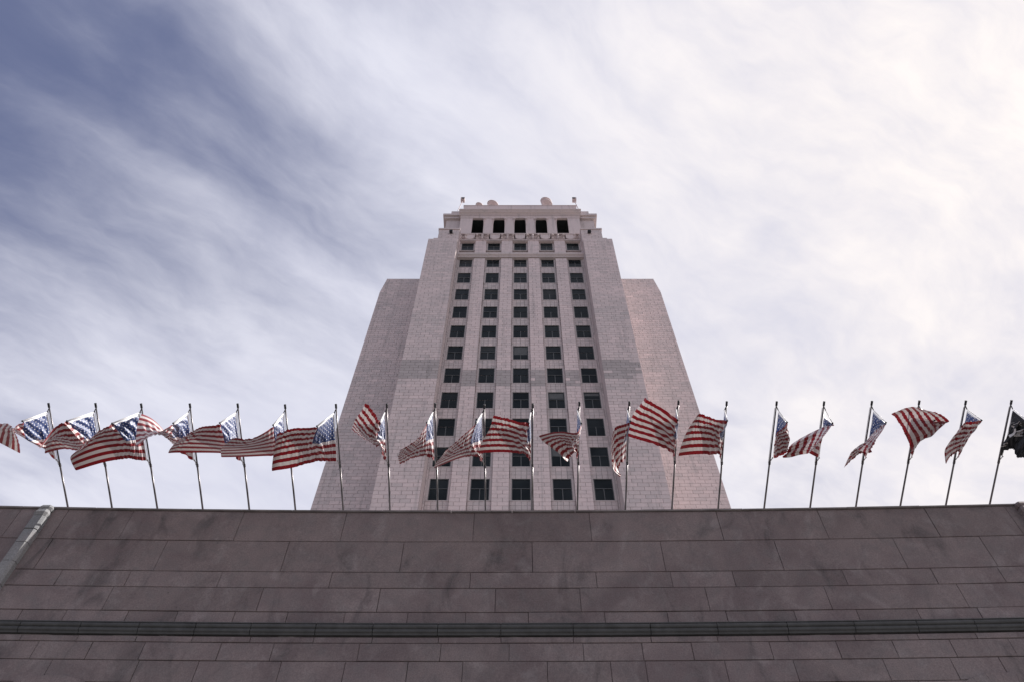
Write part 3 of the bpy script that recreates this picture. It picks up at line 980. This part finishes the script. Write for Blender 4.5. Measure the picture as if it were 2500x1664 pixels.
for i, s_ in enumerate((-1, 1)):
    # floodlights standing at the crown corners
    px, py, tx_, ty_ = ((1118.5, 511, 1121.5, 489), (1413.5, 511, 1408, 489))[i]
    bpt = tower_pt(px, py, 46.8)
    side = 'left' if s_ < 0 else 'right'
    t = thing('floodlight', 'small floodlight on a thin post at the %s corner of the tower crown' % side, 'light', 'lights on the tower crown', tuple(bpt))
    lean = -s_ * 0.5
    hh2 = 3.0
    o = MB().tube((0, 0, -0.6), (lean, 0, hh2), 0.06, 0.05).build('post', M['dish'], t)
    mb = MB(); mb.box(lean - 0.28, lean + 0.22, -0.3, 0.3, hh2, hh2 + 0.5)
    MB().box(lean - 0.3, lean + 0.3, -0.35, 0.3, hh2 - 0.05, hh2 + 0.55).build('lamp_housing', M['dish'], t)
    MB().box(lean - 0.24 + s_ * -0.1, lean + 0.2 + s_ * -0.1, -0.385, -0.352, hh2 + 0.03, hh2 + 0.42).build('lens', M['cap'], t)
for i, s_ in enumerate((-1, 1)):
    side = 'left' if s_ < 0 else 'right'
    xx = TX + s_ * 9.25
    t = thing('spotlight', 'black box light on the %s pylon top beside the carved frieze' % side, 'light', 'box lights on the pylons', (xx, Y_PYL + 0.20, Z(91.9)))
    MB().box(-0.22, 0.22, -0.25, 0.15, 0.10, 0.48).build('housing', M['cap'], t)
    MB().box(-0.08, 0.08, 0.15, 0.26, 0.2, 0.36).build('foot', M['cap'], t)
    MB().box(-0.18, 0.18, -0.27, -0.252, 0.14, 0.44).build('lens', M['glass'], t)


def dish(px, py, D, r, tilt, label, lobes=1):
    p = tower_pt(px, py, D)
    t = thing('roof_dish', label, 'dish', 'dishes on the tower roof', tuple(p))
    n = 28
    for L in range(lobes):
        mb = MB()
        ax = Vector((0.30, -0.55, 0.55)).normalized()
        ax = Vector((math.sin(tilt) * 0.8, -0.35, math.cos(tilt))).normalized()
        e1 = Vector((1, 0, 0)); e1 = (e1 - ax * e1.dot(ax)).normalized(); e2 = ax.cross(e1)
        v = []; rings = 5
        base_c = Vector((0.10 * L, 0, -0.85 * L))
        for j in range(rings + 1):
            q = j / rings
            for i in range(n):
                w = 2 * math.pi * i / n
                v.append(base_c + (e1 * math.cos(w) + e2 * math.sin(w)) * r * q + ax * (0.28 * r * q * q - 0.28 * r))
        k = len(v)
        for j in range(rings + 1):
            q = j / rings
            for i in range(n):
                w = 2 * math.pi * i / n
                v.append(base_c + (e1 * math.cos(w) + e2 * math.sin(w)) * r * q * 0.97 + ax * (0.28 * r * q * q - 0.28 * r + 0.12))
        f = []
        for j in range(rings):
            for i in range(n):
                a, b = j * n + i, j * n + (i + 1) % n
                f.append((a, b, b + n, a + n)[::-1]); f.append((k + a, k + b, k + b + n, k + a + n))
        for i in range(n):
            a, b = rings * n + i, rings * n + (i + 1) % n
            f.append((a, b, k + b, k + a)[::-1])
        mb.add(v, f)
        mb.build('reflector', M['dish'], t, True)
    MB().tube((0.1, 0.1, -0.1 - 1.5 * (lobes - 1)), (0.1, 0.5, -7.5), 0.16).build('mast', M['dish'], t)
    return t


dish(1333, 493, 50.5, 0.95, 0.32, 'largest pale roof dish right of centre above the tower parapet', 2)
dish(1203, 500, 50.5, 0.95, 0.34, 'middle-sized pale roof dish left of centre above the tower parapet')
dish(1170, 502, 50.8, 0.62, 0.30, 'smallest pale roof dish, leftmost above the tower parapet')

# ------------------------------------------------------------------ flagpoles
PA = R(17.0)
PD = np.array([0, -math.cos(PA), math.sin(PA)])         # poles lean far out towards the viewer
tipx = [112, 220, 325, 437, 547, 656, 773, 890, 1001, 1114, 1226, 1333, 1448, 1561, 1672, 1787, 1896, 2006, 2115, 2222, 2327]
tipy = [930, 930, 931, 931, 931, 933, 932, 931, 930, 933, 931, 927, 926, 924, 926, 926, 926, 925, 924, 924, 923]
basx = [157, 258, 363, 467, 574, 681, 790, 897, 1007, 1117, 1224, 1329, 1440, 1548, 1654, 1760, 1866, 1972, 2075, 2180, 2282]
ORD = ['first', 'second', 'third', 'fourth', 'fifth', 'sixth', 'seventh', 'eighth', 'ninth', 'tenth', 'eleventh', 'twelfth',
       'thirteenth', 'fourteenth', 'fifteenth', 'sixteenth', 'seventeenth', 'eighteenth', 'nineteenth', 'twentieth', 'twenty-first']
TIPS, BASES = [], []
HO, FL = 1.25, 2.08                                      # hoist and fly of the flags
ROD = 0.82
for i in range(21):
    tip = on_plane(tipx[i] * kk, tipy[i] * kk, 11.68)
    foot_x = float(on_plane(basx[i] * kk, 1245.0, 14.45)[0])
    bp = tip - PD * 2.95; bp[0] = foot_x
    dvec = (tip - bp) / np.linalg.norm(tip - bp)
    root = bp - dvec * 0.30
    TIPS.append(tip); BASES.append(bp)
    lab = 'dark metal flagpole leaning out from the parapet, %s from the left' % ORD[i] if i < 20 else 'dark metal flagpole at the far right carrying the black flag'
    t = thing('flagpole', lab, 'flagpole', 'flagpoles along the parapet', tuple(root))
    L = lambda p: tuple(np.asarray(p) - root)
    MB().tube(L(root), L(tip - dvec * 1.62), 0.024, 0.022, 12).tube(L(tip - dvec * 1.62), L(tip), 0.020, 0.017, 12).build('pole', M['pole'], t, True)
    MB().tube(L(tip - dvec * 0.07), L(tip + dvec * 0.03), 0.027, 0.027, 12).tube(L(tip + dvec * 0.03), L(tip + dvec * 0.042), 0.032, 0.025, 12).build('cap', M['cap'], t)
    MB().tube(L(tip - dvec * 1.66), L(tip - dvec * 1.585), 0.030, 0.030, 12).build('collar', M['pole'], t)
    # halyard down the pole and a socket on the coping
    off = np.array([-0.035, 0, -0.01])
    MB().tube(L(tip - dvec * 0.12 + off), L(tip - dvec * 1.6 + off), 0.006, 0.006, 6).build('halyard', M['rope'], t)
    mb = MB(); rz_ = ZTOP + 0.08 - root[2]
    mb.box(-0.06, 0.06, -0.08, 0.10, rz_ - 0.01, 0.06); mb.tube((0, 0, 0), tuple(dvec * 0.22), 0.05, 0.05, 12)
    mb.build('socket', M['cap'], t)

# ------------------------------------------------------------------ flags: cloth relaxed towards the billowing shape of each one
ZA = (0, 970, 7.84); ZB = (160, 970, 7.84); ZC = (320, 970, 7.84); ZD = (520, 970, 7.84); ZE = (640, 970, 7.84)
ZF = (840, 970, 7.84); ZG = (1030, 970, 7.84); ZH = (1290, 970, 7.84); ZI = (1480, 960, 7.468); ZK = (1860, 960, 9.8)
ZL = (2030, 960, 7.84); ZM = (2260, 960, 9.8)
# frame, rod end, then points (u along the fly, v down the hoist, x, y) read off the billowing cloth
FLAGS = [
    (ZA, (450, 458), [(.4, .54, 505, 800), (.4, 1, 650, 880), (.55, 0, 270, 570), (.75, 0, 320, 730), (1, 0, 400, 1055), (1, .5, 10, 850), (1, 1, -330, 700), (.7, .5, 150, 500), (.7, 1, 0, 520), (.2, 1, 880, 1000)]),
    (ZA, (1305, 457), [(.4, .54, 1610, 790), (.4, 1, 1640, 990), (.6, 0, 1190, 480), (.6, .5, 1420, 820), (.6, 1, 1480, 1005), (.8, 0, 980, 640), (.8, .5, 1150, 780), (.8, 1, 1210, 975), (1, 0, 725, 1000), (1, .5, 930, 800), (1, 1, 850, 1070)]),
    (ZB, (915, 500), [(.4, .54, 1120, 810), (.4, 1, 1150, 1155), (.7, 0, 620, 655), (.7, .5, 560, 850), (.7, 1, 760, 1235), (1, 0, 330, 960), (1, .55, 85, 1130), (1, 1, 175, 1415)]),
    (ZB, (2075, 500), [(.4, .54, 2030, 740), (.4, 1, 2060, 885), (.7, 0, 1720, 690), (.7, .5, 1780, 700), (.7, 1, 1880, 620), (1, 0, 1372, 905), (1, .5, 1385, 600), (1, 1, 1445, 298), (.85, 0, 1540, 790), (.85, 1, 1680, 400)]),
    (ZC, (1712, 493), [(.4, .54, 1800, 860), (.4, 1, 1820, 1060), (.7, 0, 1350, 560), (.7, .5, 1250, 790), (.7, 1, 1230, 1045), (1, 0, 1010, 745), (1, .5, 870, 860), (1, 1, 712, 1060)]),
    (ZD, (1162, 533), [(.4, .54, 1190, 850), (.4, 1, 1200, 1105), (.7, 0, 760, 770), (.7, .5, 720, 930), (.7, 1, 700, 1122), (1, 0, 400, 770), (1, .5, 155, 960), (1, 1, 145, 1138)]),
    (ZE, (1062, 553), [(.4, .54, 965, 885), (.4, 1, 1050, 1205), (.7, 0, 650, 572), (.7, .5, 640, 890), (.7, 1, 640, 1320), (1, 0, 315, 690), (1, .5, 250, 990), (1, 1, 185, 1435)]),
    (ZF, (690, 485), [(.4, .54, 640, 790), (.4, 1, 680, 935), (.7, 0, 600, 290), (.7, .5, 420, 690), (.7, 1, 440, 815), (1, 0, 430, 100), (1, .5, 240, 430), (1, 1, 172, 620)]),
    (ZF, (1592, 485), [(.4, .54, 1568, 830), (.4, 1, 1600, 1100), (.7, 0, 1400, 790), (.7, .5, 1330, 960), (.7, 1, 1330, 1145), (1, 0, 1110, 975), (1, .5, 1065, 1110), (1, 1, 1095, 1258)]),
    (ZG, (1040, 490), [(.4, .54, 930, 880), (.4, 1, 1050, 1110), (.7, 0, 760, 740), (.7, .5, 690, 980), (.7, 1, 720, 1150), (1, 0, 465, 1000), (1, .5, 330, 1180), (1, 1, 195, 1370)]),
    (ZG, (2050, 495), [(.4, .54, 1990, 850), (.4, 1, 1960, 1070), (.7, 0, 1750, 420), (.7, .5, 1600, 700), (.7, 1, 1550, 1035), (1, 0, 1390, 355), (1, .3, 1335, 560), (1, .6, 1190, 790), (1, 1, 1065, 1075)]),
    (ZH, (1010, 500), [(.4, .54, 950, 800), (.4, 1, 920, 1010), (.55, 0, 945, 670), (.55, .5, 850, 850), (.55, 1, 870, 1040), (.75, 0, 640, 640), (.75, .5, 650, 820), (.75, 1, 830, 1090), (1, 0, 190, 725), (1, .5, 430, 920), (1, 1, 730, 1190)]),
    (ZH, (1945, 460), [(.4, .54, 1840, 850), (.4, 1, 1790, 1230), (.7, 0, 1680, 550), (.7, .5, 1670, 950), (.7, 1, 1710, 1370), (1, 0, 1592, 860), (1, .5, 1590, 1200), (1, .75, 1630, 1420), (1, 1, 1800, 1520)]),
    (ZI, (1300, 492), [(.4, .54, 1235, 800), (.4, 1, 1170, 1030), (.7, 0, 1000, 250), (.7, .5, 850, 560), (.7, 1, 850, 900), (1, 0, 725, 85), (1, .5, 480, 420), (1, 1, 418, 795)]),
    (ZI, (2203, 505), [(.4, .54, 2060, 820), (.4, 1, 2040, 1090), (.7, 0, 1930, 435), (.7, .5, 1790, 690), (.7, 1, 1740, 1105), (1, 0, 1690, 360), (1, .5, 1460, 720), (1, 1, 1305, 1170)]),
    (ZK, (592, 697), [(.4, .54, 650, 1080), (.4, 1, 600, 1360), (.7, 0, 450, 850), (.7, .5, 480, 1100), (.7, 1, 430, 1440), (1, 0, 345, 960), (1, .5, 315, 1200), (1, 1, 310, 1525)]),
    (ZK, (1680, 715), [(.4, .54, 1370, 830), (.4, .8, 950, 1050), (.4, 1, 630, 1290), (.7, 0, 1500, 980), (.7, .5, 1210, 1150), (.7, 1, 560, 1420), (1, 0, 1280, 1240), (1, .5, 1100, 1390), (1, 1, 430, 1535)]),
    (ZL, (1030, 563), [(.4, .54, 800, 745), (.4, 1, 560, 1150), (.7, 0, 880, 840), (.7, .5, 650, 940), (.7, 1, 420, 1230), (1, 0, 730, 1115), (1, .5, 440, 1060), (1, 1, 222, 1450)]),
    (ZL, (1960, 520), [(.4, .54, 1900, 780), (.4, 1, 1475, 880), (.6, 0, 2235, 530), (.8, 0, 2080, 390), (.7, .5, 1760, 540), (.7, 1, 1330, 610), (1, 0, 1880, 330), (1, .5, 1560, 258), (1, 1, 1180, 380)]),
    (ZM, (1318, 647), [(.4, .5, 1060, 990), (.4, 1, 805, 1370), (.7, 0, 1020, 665), (.7, .5, 820, 1060), (.7, 1, 620, 1480), (1, 0, 880, 750), (1, .5, 585, 1130), (1, .8, 470, 1450), (1, 1, 483, 1712)]),
    (ZM, (2420, 665), [(.2, 1, 1900, 1350), (.1, .85, 1810, 1250), (.4, .54, 2330, 960), (.4, 1, 2095, 1312), (.7, 0, 2600, 800), (.7, .5, 2420, 1150), (.7, 1, 2175, 1500), (1, 0, 2760, 1000), (1, .5, 2650, 1250), (1, 1, 2420, 1510)]),
]
FLAG_LABELS = [
    'striped flag cut by the left edge of the picture, first from the left',
    'second flag from the left, fly folded back over its starred corner',
    'third flag from the left, long striped fly spread wide below its starred corner',
    'fourth flag from the left, twisted fly crossing the pole to its left',
    'fifth flag from the left, pale starred corner and stripes billowing level to the left',
    'sixth flag from the left, narrow starred corner and low level stripes',
    'large fully spread flag just left of the tower edge, seventh from the left',
    'crumpled flag with a red upward point in front of the tower\'s left wing',
    'ninth flag from the left, dark drooping fly against the left pylon',
    'tenth flag from the left, long fly trailing to a red tail',
    'striped flag billowing level in front of the tower\'s middle window columns',
    'twelfth flag from the left, pole seen edge-on with a dark square fly to its left',
    'flag hanging to a red tail in front of the tower\'s right-hand windows',
    'brightest red flag blown up high in front of the right pylon',
    'wide striped flag at the tower\'s right edge, fifteenth from the left',
    'flag hanging close to its pole, first one right of the tower against the sky',
    'flag with upright stripes stretched left to the neighbouring pole, seventeenth from the left',
    'eighteenth flag from the left, blue triangle above a thin drooping tail',
    'wind-filled flag blown over the top of its own pole, nineteenth from the left',
    'last striped flag before the black one, hanging in a narrow curve',
]


def tps(anch, val, q, lam=1e-4):
    """thin plate spline through scattered (u, v) anchors"""
    n = len(anch)
    def U(r2): return np.where(r2 > 0, r2 * np.log(r2 + 1e-12), 0)
    sc = np.array([1.0, 0.6])
    A = anch * sc; Q = q * sc
    K = U(((A[:, None] - A[None]) ** 2).sum(-1)) + lam * np.eye(n)
    P = np.c_[np.ones(n), A]
    L = np.zeros((n + 3, n + 3)); L[:n, :n] = K; L[:n, n:] = P; L[n:, :n] = P.T
    w = np.linalg.solve(L, np.r_[val, np.zeros((3, val.shape[1]))])
    return U(((Q[:, None] - A[None]) ** 2).sum(-1)) @ w[:n] + np.c_[np.ones(len(Q)), Q] @ w[n:]


NU, NV = 43, 25
GRAV = np.array([-0.139, -0.139, -0.980])


def make_cloth(i):
    (x0, y0, sc), rod_z, pts = FLAGS[i]
    tip, bpt = TIPS[i], BASES[i]
    dv = (tip - bpt) / np.linalg.norm(tip - bpt)
    side = -1 if i < 15 else 1
    ht_ = tip - dv * 0.20 + np.array([0.05 * side, 0, -0.03])
    hbm = ht_ - dv * HO
    # rod end on its sight line, ROD away from the hoist top
    rp = np.array([rod_z[0] / sc + x0, rod_z[1] / sc + y0])
    r = ray(rp[0], rp[1]); r = r / np.linalg.norm(r)
    oc = ORG - ht_
    b = r @ oc; c = oc @ oc - ROD ** 2
    disc = b * b - c
    cands = [-b + s * math.sqrt(disc) for s in (-1, 1)] if disc > 0 else [-b]
    rod_end = max((ORG + r * t for t in cands), key=lambda p: ((p - ht_) / np.linalg.norm(p - ht_)) @ GRAV)
    rod_end = ht_ + (rod_end - ht_) / np.linalg.norm(rod_end - ht_) * ROD
    # sight-line targets
    A, V = [], []
    for t in np.linspace(0, 1, 6):
        px, py = project(ht_ + (hbm - ht_) * t); A.append((0, t)); V.append((px, py))
    for t in (0.5, 1.0):
        px, py = project(ht_ + (rod_end - ht_) * t); A.append((0.4 * t, 0)); V.append((px, py))
    for (u, v, zx, zy) in pts:
        A.append((u, v)); V.append((zx / sc + x0, zy / sc + y0))
    uu, vv = np.meshgrid(np.linspace(0, 1, NU), np.linspace(0, 1, NV), indexing='ij')
    q = np.c_[uu.ravel(), vv.ravel()]
    T2 = tps(np.array(A, float), np.array(V, float), q)
    rays = ray(T2[:, 0], T2[:, 1])
    # starting depth (along the camera axis): plane through hoist and rod, levelling off beyond
    dep = lambda p: (p - ORG) @ cF
    d00, d0b, dr = dep(ht_), dep(hbm), dep(rod_end)
    ue = np.minimum(q[:, 0], 0.55) / 0.4
    D0 = d00 + (d0b - d00) * q[:, 1] + (dr - d00) * ue * (1 - 0.6 * q[:, 1])
    ph = i * 1.7
    D0 = D0 + 0.10 * np.sin(q[:, 0] * 9.0 + ph + q[:, 1] * 1.5) * np.clip(q[:, 0] - 0.25, 0, 1) * 1.3
    D0 = D0 + 0.03 * np.sin(q[:, 0] * 23.0 + ph * 2 + q[:, 1] * 7) * np.clip(q[:, 0] * 2, 0, 1)
    X = (ORG + rays * D0[:, None]).reshape(NU, NV, 3)
    nrm = rays / np.linalg.norm(rays, axis=1)[:, None]
    nrm = nrm.reshape(NU, NV, 3)
    fixed = np.zeros((NU, NV), bool); fixed[0] = True
    krod = int(round(0.4 * (NU - 1)))
    X[0] = ht_ + (hbm - ht_) * np.linspace(0, 1, NV)[:, None]
    sag = i in (16,)
    for k in range(krod + 1):
        t = k / krod
        p = ht_ + (rod_end - ht_) * t
        if sag: p = p + np.array([-0.10, 0.0, 0]) * math.sin(math.pi * t)
        X[k, 0] = p; fixed[k, 0] = True
    W = np.where(fixed, 0.0, 1.0)[..., None]
    lu, lv = FL / (NU - 1), HO / (NV - 1)
    ld = math.hypot(lu, lv)

    def con(A_, B_, wa, wb, L, k, only_stretch=False):
        d = B_ - A_; n = np.linalg.norm(d, axis=-1, keepdims=True) + 1e-9
        s = (n - L) / n
        if only_stretch: s = np.maximum(s, 0)
        ws = wa + wb + 1e-9
        c_ = d * s * k / ws
        return c_ * wa, -c_ * wb

    IT = 260
    for it in range(IT):
        f = it / IT
        ka = 0.10 * (1 - f) ** 1.5 + 0.012
        # pull towards the sight line
        rel = X - ORG
        tt = (rel * nrm).sum(-1, keepdims=True)
        X = X + (ORG + nrm * tt - X) * ka * W
        for par in (0, 1):
            a, b_ = X[par:-1:2], X[par + 1::2]
            n_ = min(len(a), len(b_)); sa_ = slice(par, par + 2 * n_ - 1, 2); sb_ = slice(par + 1, par + 2 * n_, 2)
            ca_, cb_ = con(X[sa_], X[sb_], W[sa_], W[sb_], lu, 1.0); X[sa_] += ca_; X[sb_] += cb_
            n_ = len(range(par, NV - 1, 2)); sa_ = slice(par, par + 2 * n_ - 1, 2); sb_ = slice(par + 1, par + 2 * n_, 2)
            ca_, cb_ = con(X[:, sa_], X[:, sb_], W[:, sa_], W[:, sb_], lv, 1.0); X[:, sa_] += ca_; X[:, sb_] += cb_
        for (sa_, sb_) in (((slice(0, -1), slice(0, -1)), (slice(1, None), slice(1, None))), ((slice(1, None), slice(0, -1)), (slice(0, -1), slice(1, None)))):
            ca_, cb_ = con(X[sa_], X[sb_], W[sa_], W[sb_], ld, 0.22); X[sa_] += ca_; X[sb_] += cb_
        # bending: smooth a little
        if it % 2 == 0:
            kb = 0.10 if f < 0.8 else 0.05
            sm = X.copy()
            sm[1:-1] += 0.5 * (X[:-2] + X[2:] - 2 * X[1:-1]) * kb
            sm[:, 1:-1] += 0.5 * (X[:, :-2] + X[:, 2:] - 2 * X[:, 1:-1]) * kb
            X = np.where(fixed[..., None], X, sm)
    return X, q, ht_, hbm, rod_end


def cloth_object(name, X, q, m, parent):
    me = bpy.data.meshes.new(name)
    v = X.reshape(-1, 3) - np.array(parent.location)
    faces = [(a * NV + b, (a + 1) * NV + b, (a + 1) * NV + b + 1, a * NV + b + 1) for a in range(NU - 1) for b in range(NV - 1)]
    me.from_pydata([tuple(map(float, p)) for p in v], [], faces)
    uv = me.uv_layers.new(name='UVMap')
    vi = np.empty(len(me.loops), dtype=np.int32); me.loops.foreach_get('vertex_index', vi)
    uv.data.foreach_set('uv', q[vi].astype(np.float32).ravel())
    me.polygons.foreach_set('use_smooth', [True] * len(me.polygons))
    me.materials.append(m)
    o = bpy.data.objects.new(name, me); C.objects.link(o); o.parent = parent
    md = o.modifiers.new('smooth', 'SUBSURF'); md.levels = 1; md.render_levels = 1
    return o


for i in range(21):
    X, q, ht_, hbm, rod_end = make_cloth(i)
    if i < 20:
        t = thing('striped_flag', FLAG_LABELS[i], 'flag', 'striped flags along the parapet', tuple(ht_))
        cloth_object('cloth', X, q, M['flag'], t)
    else:
        t = thing('black_flag', 'black flag with white emblem at the right edge of the picture', 'flag', None, tuple(ht_))
        cl = cloth_object('cloth', X, q, M['black_flag'], t)
        black = (X, q, t)
    L = lambda p: tuple(np.asarray(p) - ht_)
    up = -PD * 0 + np.array([0, 0, 0])
    rd = (rod_end - ht_) / np.linalg.norm(rod_end - ht_)
    offs = -BASES[i] * 0
    o_ = PD * 0.028
    rm = M['rod'] if i < 15 else M['dark_rod']
    MB().tube(L(ht_ + o_ - rd * 0.03), L(rod_end + o_ + rd * 0.02), 0.016 if i < 15 else 0.007, None, 8).build('spreader_rod', rm, t, True)
    mb = MB(); mb.ball(L(rod_end + o_ + rd * 0.03), 0.024); mb.tube(L(rod_end + o_), L(rod_end - PD * 0.03 + rd * 0.02), 0.009, None, 6); mb.build('rod_knob', M['cap'], t)
    mb = MB(); mb.tube(L(ht_ + o_), L(TIPS[i] - (TIPS[i] - BASES[i]) / 2.95 * 0.08), 0.012, None, 6); mb.build('clip', M['cap'], t)
    mb = MB(); bt = TIPS[i] - (TIPS[i] - BASES[i]) / np.linalg.norm(TIPS[i] - BASES[i]) * 1.6
    mb.tube(L(hbm), L(bt), 0.012, None, 6); mb.ball(L(hbm), 0.02); mb.build('clip', M['rope'], t)

# emblem printed on the black flag: pale curved neck and head, fan of bars, rows of small marks
X, q, tbl = black
bv = BVHTree.FromPolygons([Vector(p) for p in X.reshape(-1, 3)], [(a * NV + b, (a + 1) * NV + b, (a + 1) * NV + b + 1, a * NV + b + 1) for a in range(NU - 1) for b in range(NV - 1)])


def print_poly(pts):
    """lay a printed shape on the cloth"""
    out_v = []
    for zx, zy in pts:
        r = ray(zx / 9.8 + 2260, zy / 9.8 + 960); r = r / np.linalg.norm(r)
        hit = bv.ray_cast(Vector(ORG), Vector(r))
        if hit[0] is None: return None
        out_v.append(np.array(hit[0] - Vector(r) * 0.012) - np.array(tbl.location))
    return out_v


def band(path, widths):
    """thick curved stroke as quads"""
    quads = []
    P = [np.array(p, float) for p in path]
    L_, R_ = [], []
    for i, p in enumerate(P):
        d = P[min(i + 1, len(P) - 1)] - P[max(i - 1, 0)]; d /= np.linalg.norm(d)
        n = np.array([-d[1], d[0]])
        L_.append(p + n * widths[i] / 2); R_.append(p - n * widths[i] / 2)
    for i in range(len(P) - 1): quads.append([L_[i], L_[i + 1], R_[i + 1], R_[i]])
    return quads


mb = MB()
Q = []
Q += band([(1972, 905), (1975, 850), (2005, 800), (2055, 775), (2105, 790), (2135, 840), (2135, 900), (2105, 955), (2050, 990), (1995, 1015), (1945, 1050), (1905, 1095), (1885, 1140), (1870, 1180)],
          [18, 40, 44, 42, 46, 50, 52, 54, 56, 70, 95, 100, 80, 50])
Q += band([(1965, 870), (1985, 900), (1968, 945)], [30, 22, 6])
for a, b, w in (((2165, 905), (2340, 850), 14), ((2185, 900), (2335, 885), 16), ((2175, 940), (2330, 930), 16), ((2150, 965), (2335, 985), 14), ((2110, 1005), (2330, 1000), 20),
                ((2085, 740), (2200, 705), 10), ((2000, 745), (2030, 700), 10), ((2030, 700), (2120, 690), 8), ((2205, 700), (2245, 655), 12), ((2240, 735), (2285, 690), 12), ((2275, 760), (2305, 735), 10), ((2195, 700), (2300, 770), 8)):
    Q += band([a, ((a[0] + b[0]) / 2, (a[1] + b[1]) / 2), b], [w, w, w])
for (sx, sy, ex, ey, n) in ((1830, 1215, 1965, 1170, 6), (1800, 1265, 1930, 1235, 8)):
    for k in range(n):
        t0, t1 = k / n, (k + 0.62) / n
        Q += band([(sx + (ex - sx) * t0, sy + (ey - sy) * t0), (sx + (ex - sx) * t1, sy + (ey - sy) * t1)], [26, 22])
for pts in Q:
    w = print_poly(pts)
    if w: mb.add(w, [(0, 1, 2, 3)])
if mb.v: mb.build('emblem', M['emblem'], tbl)
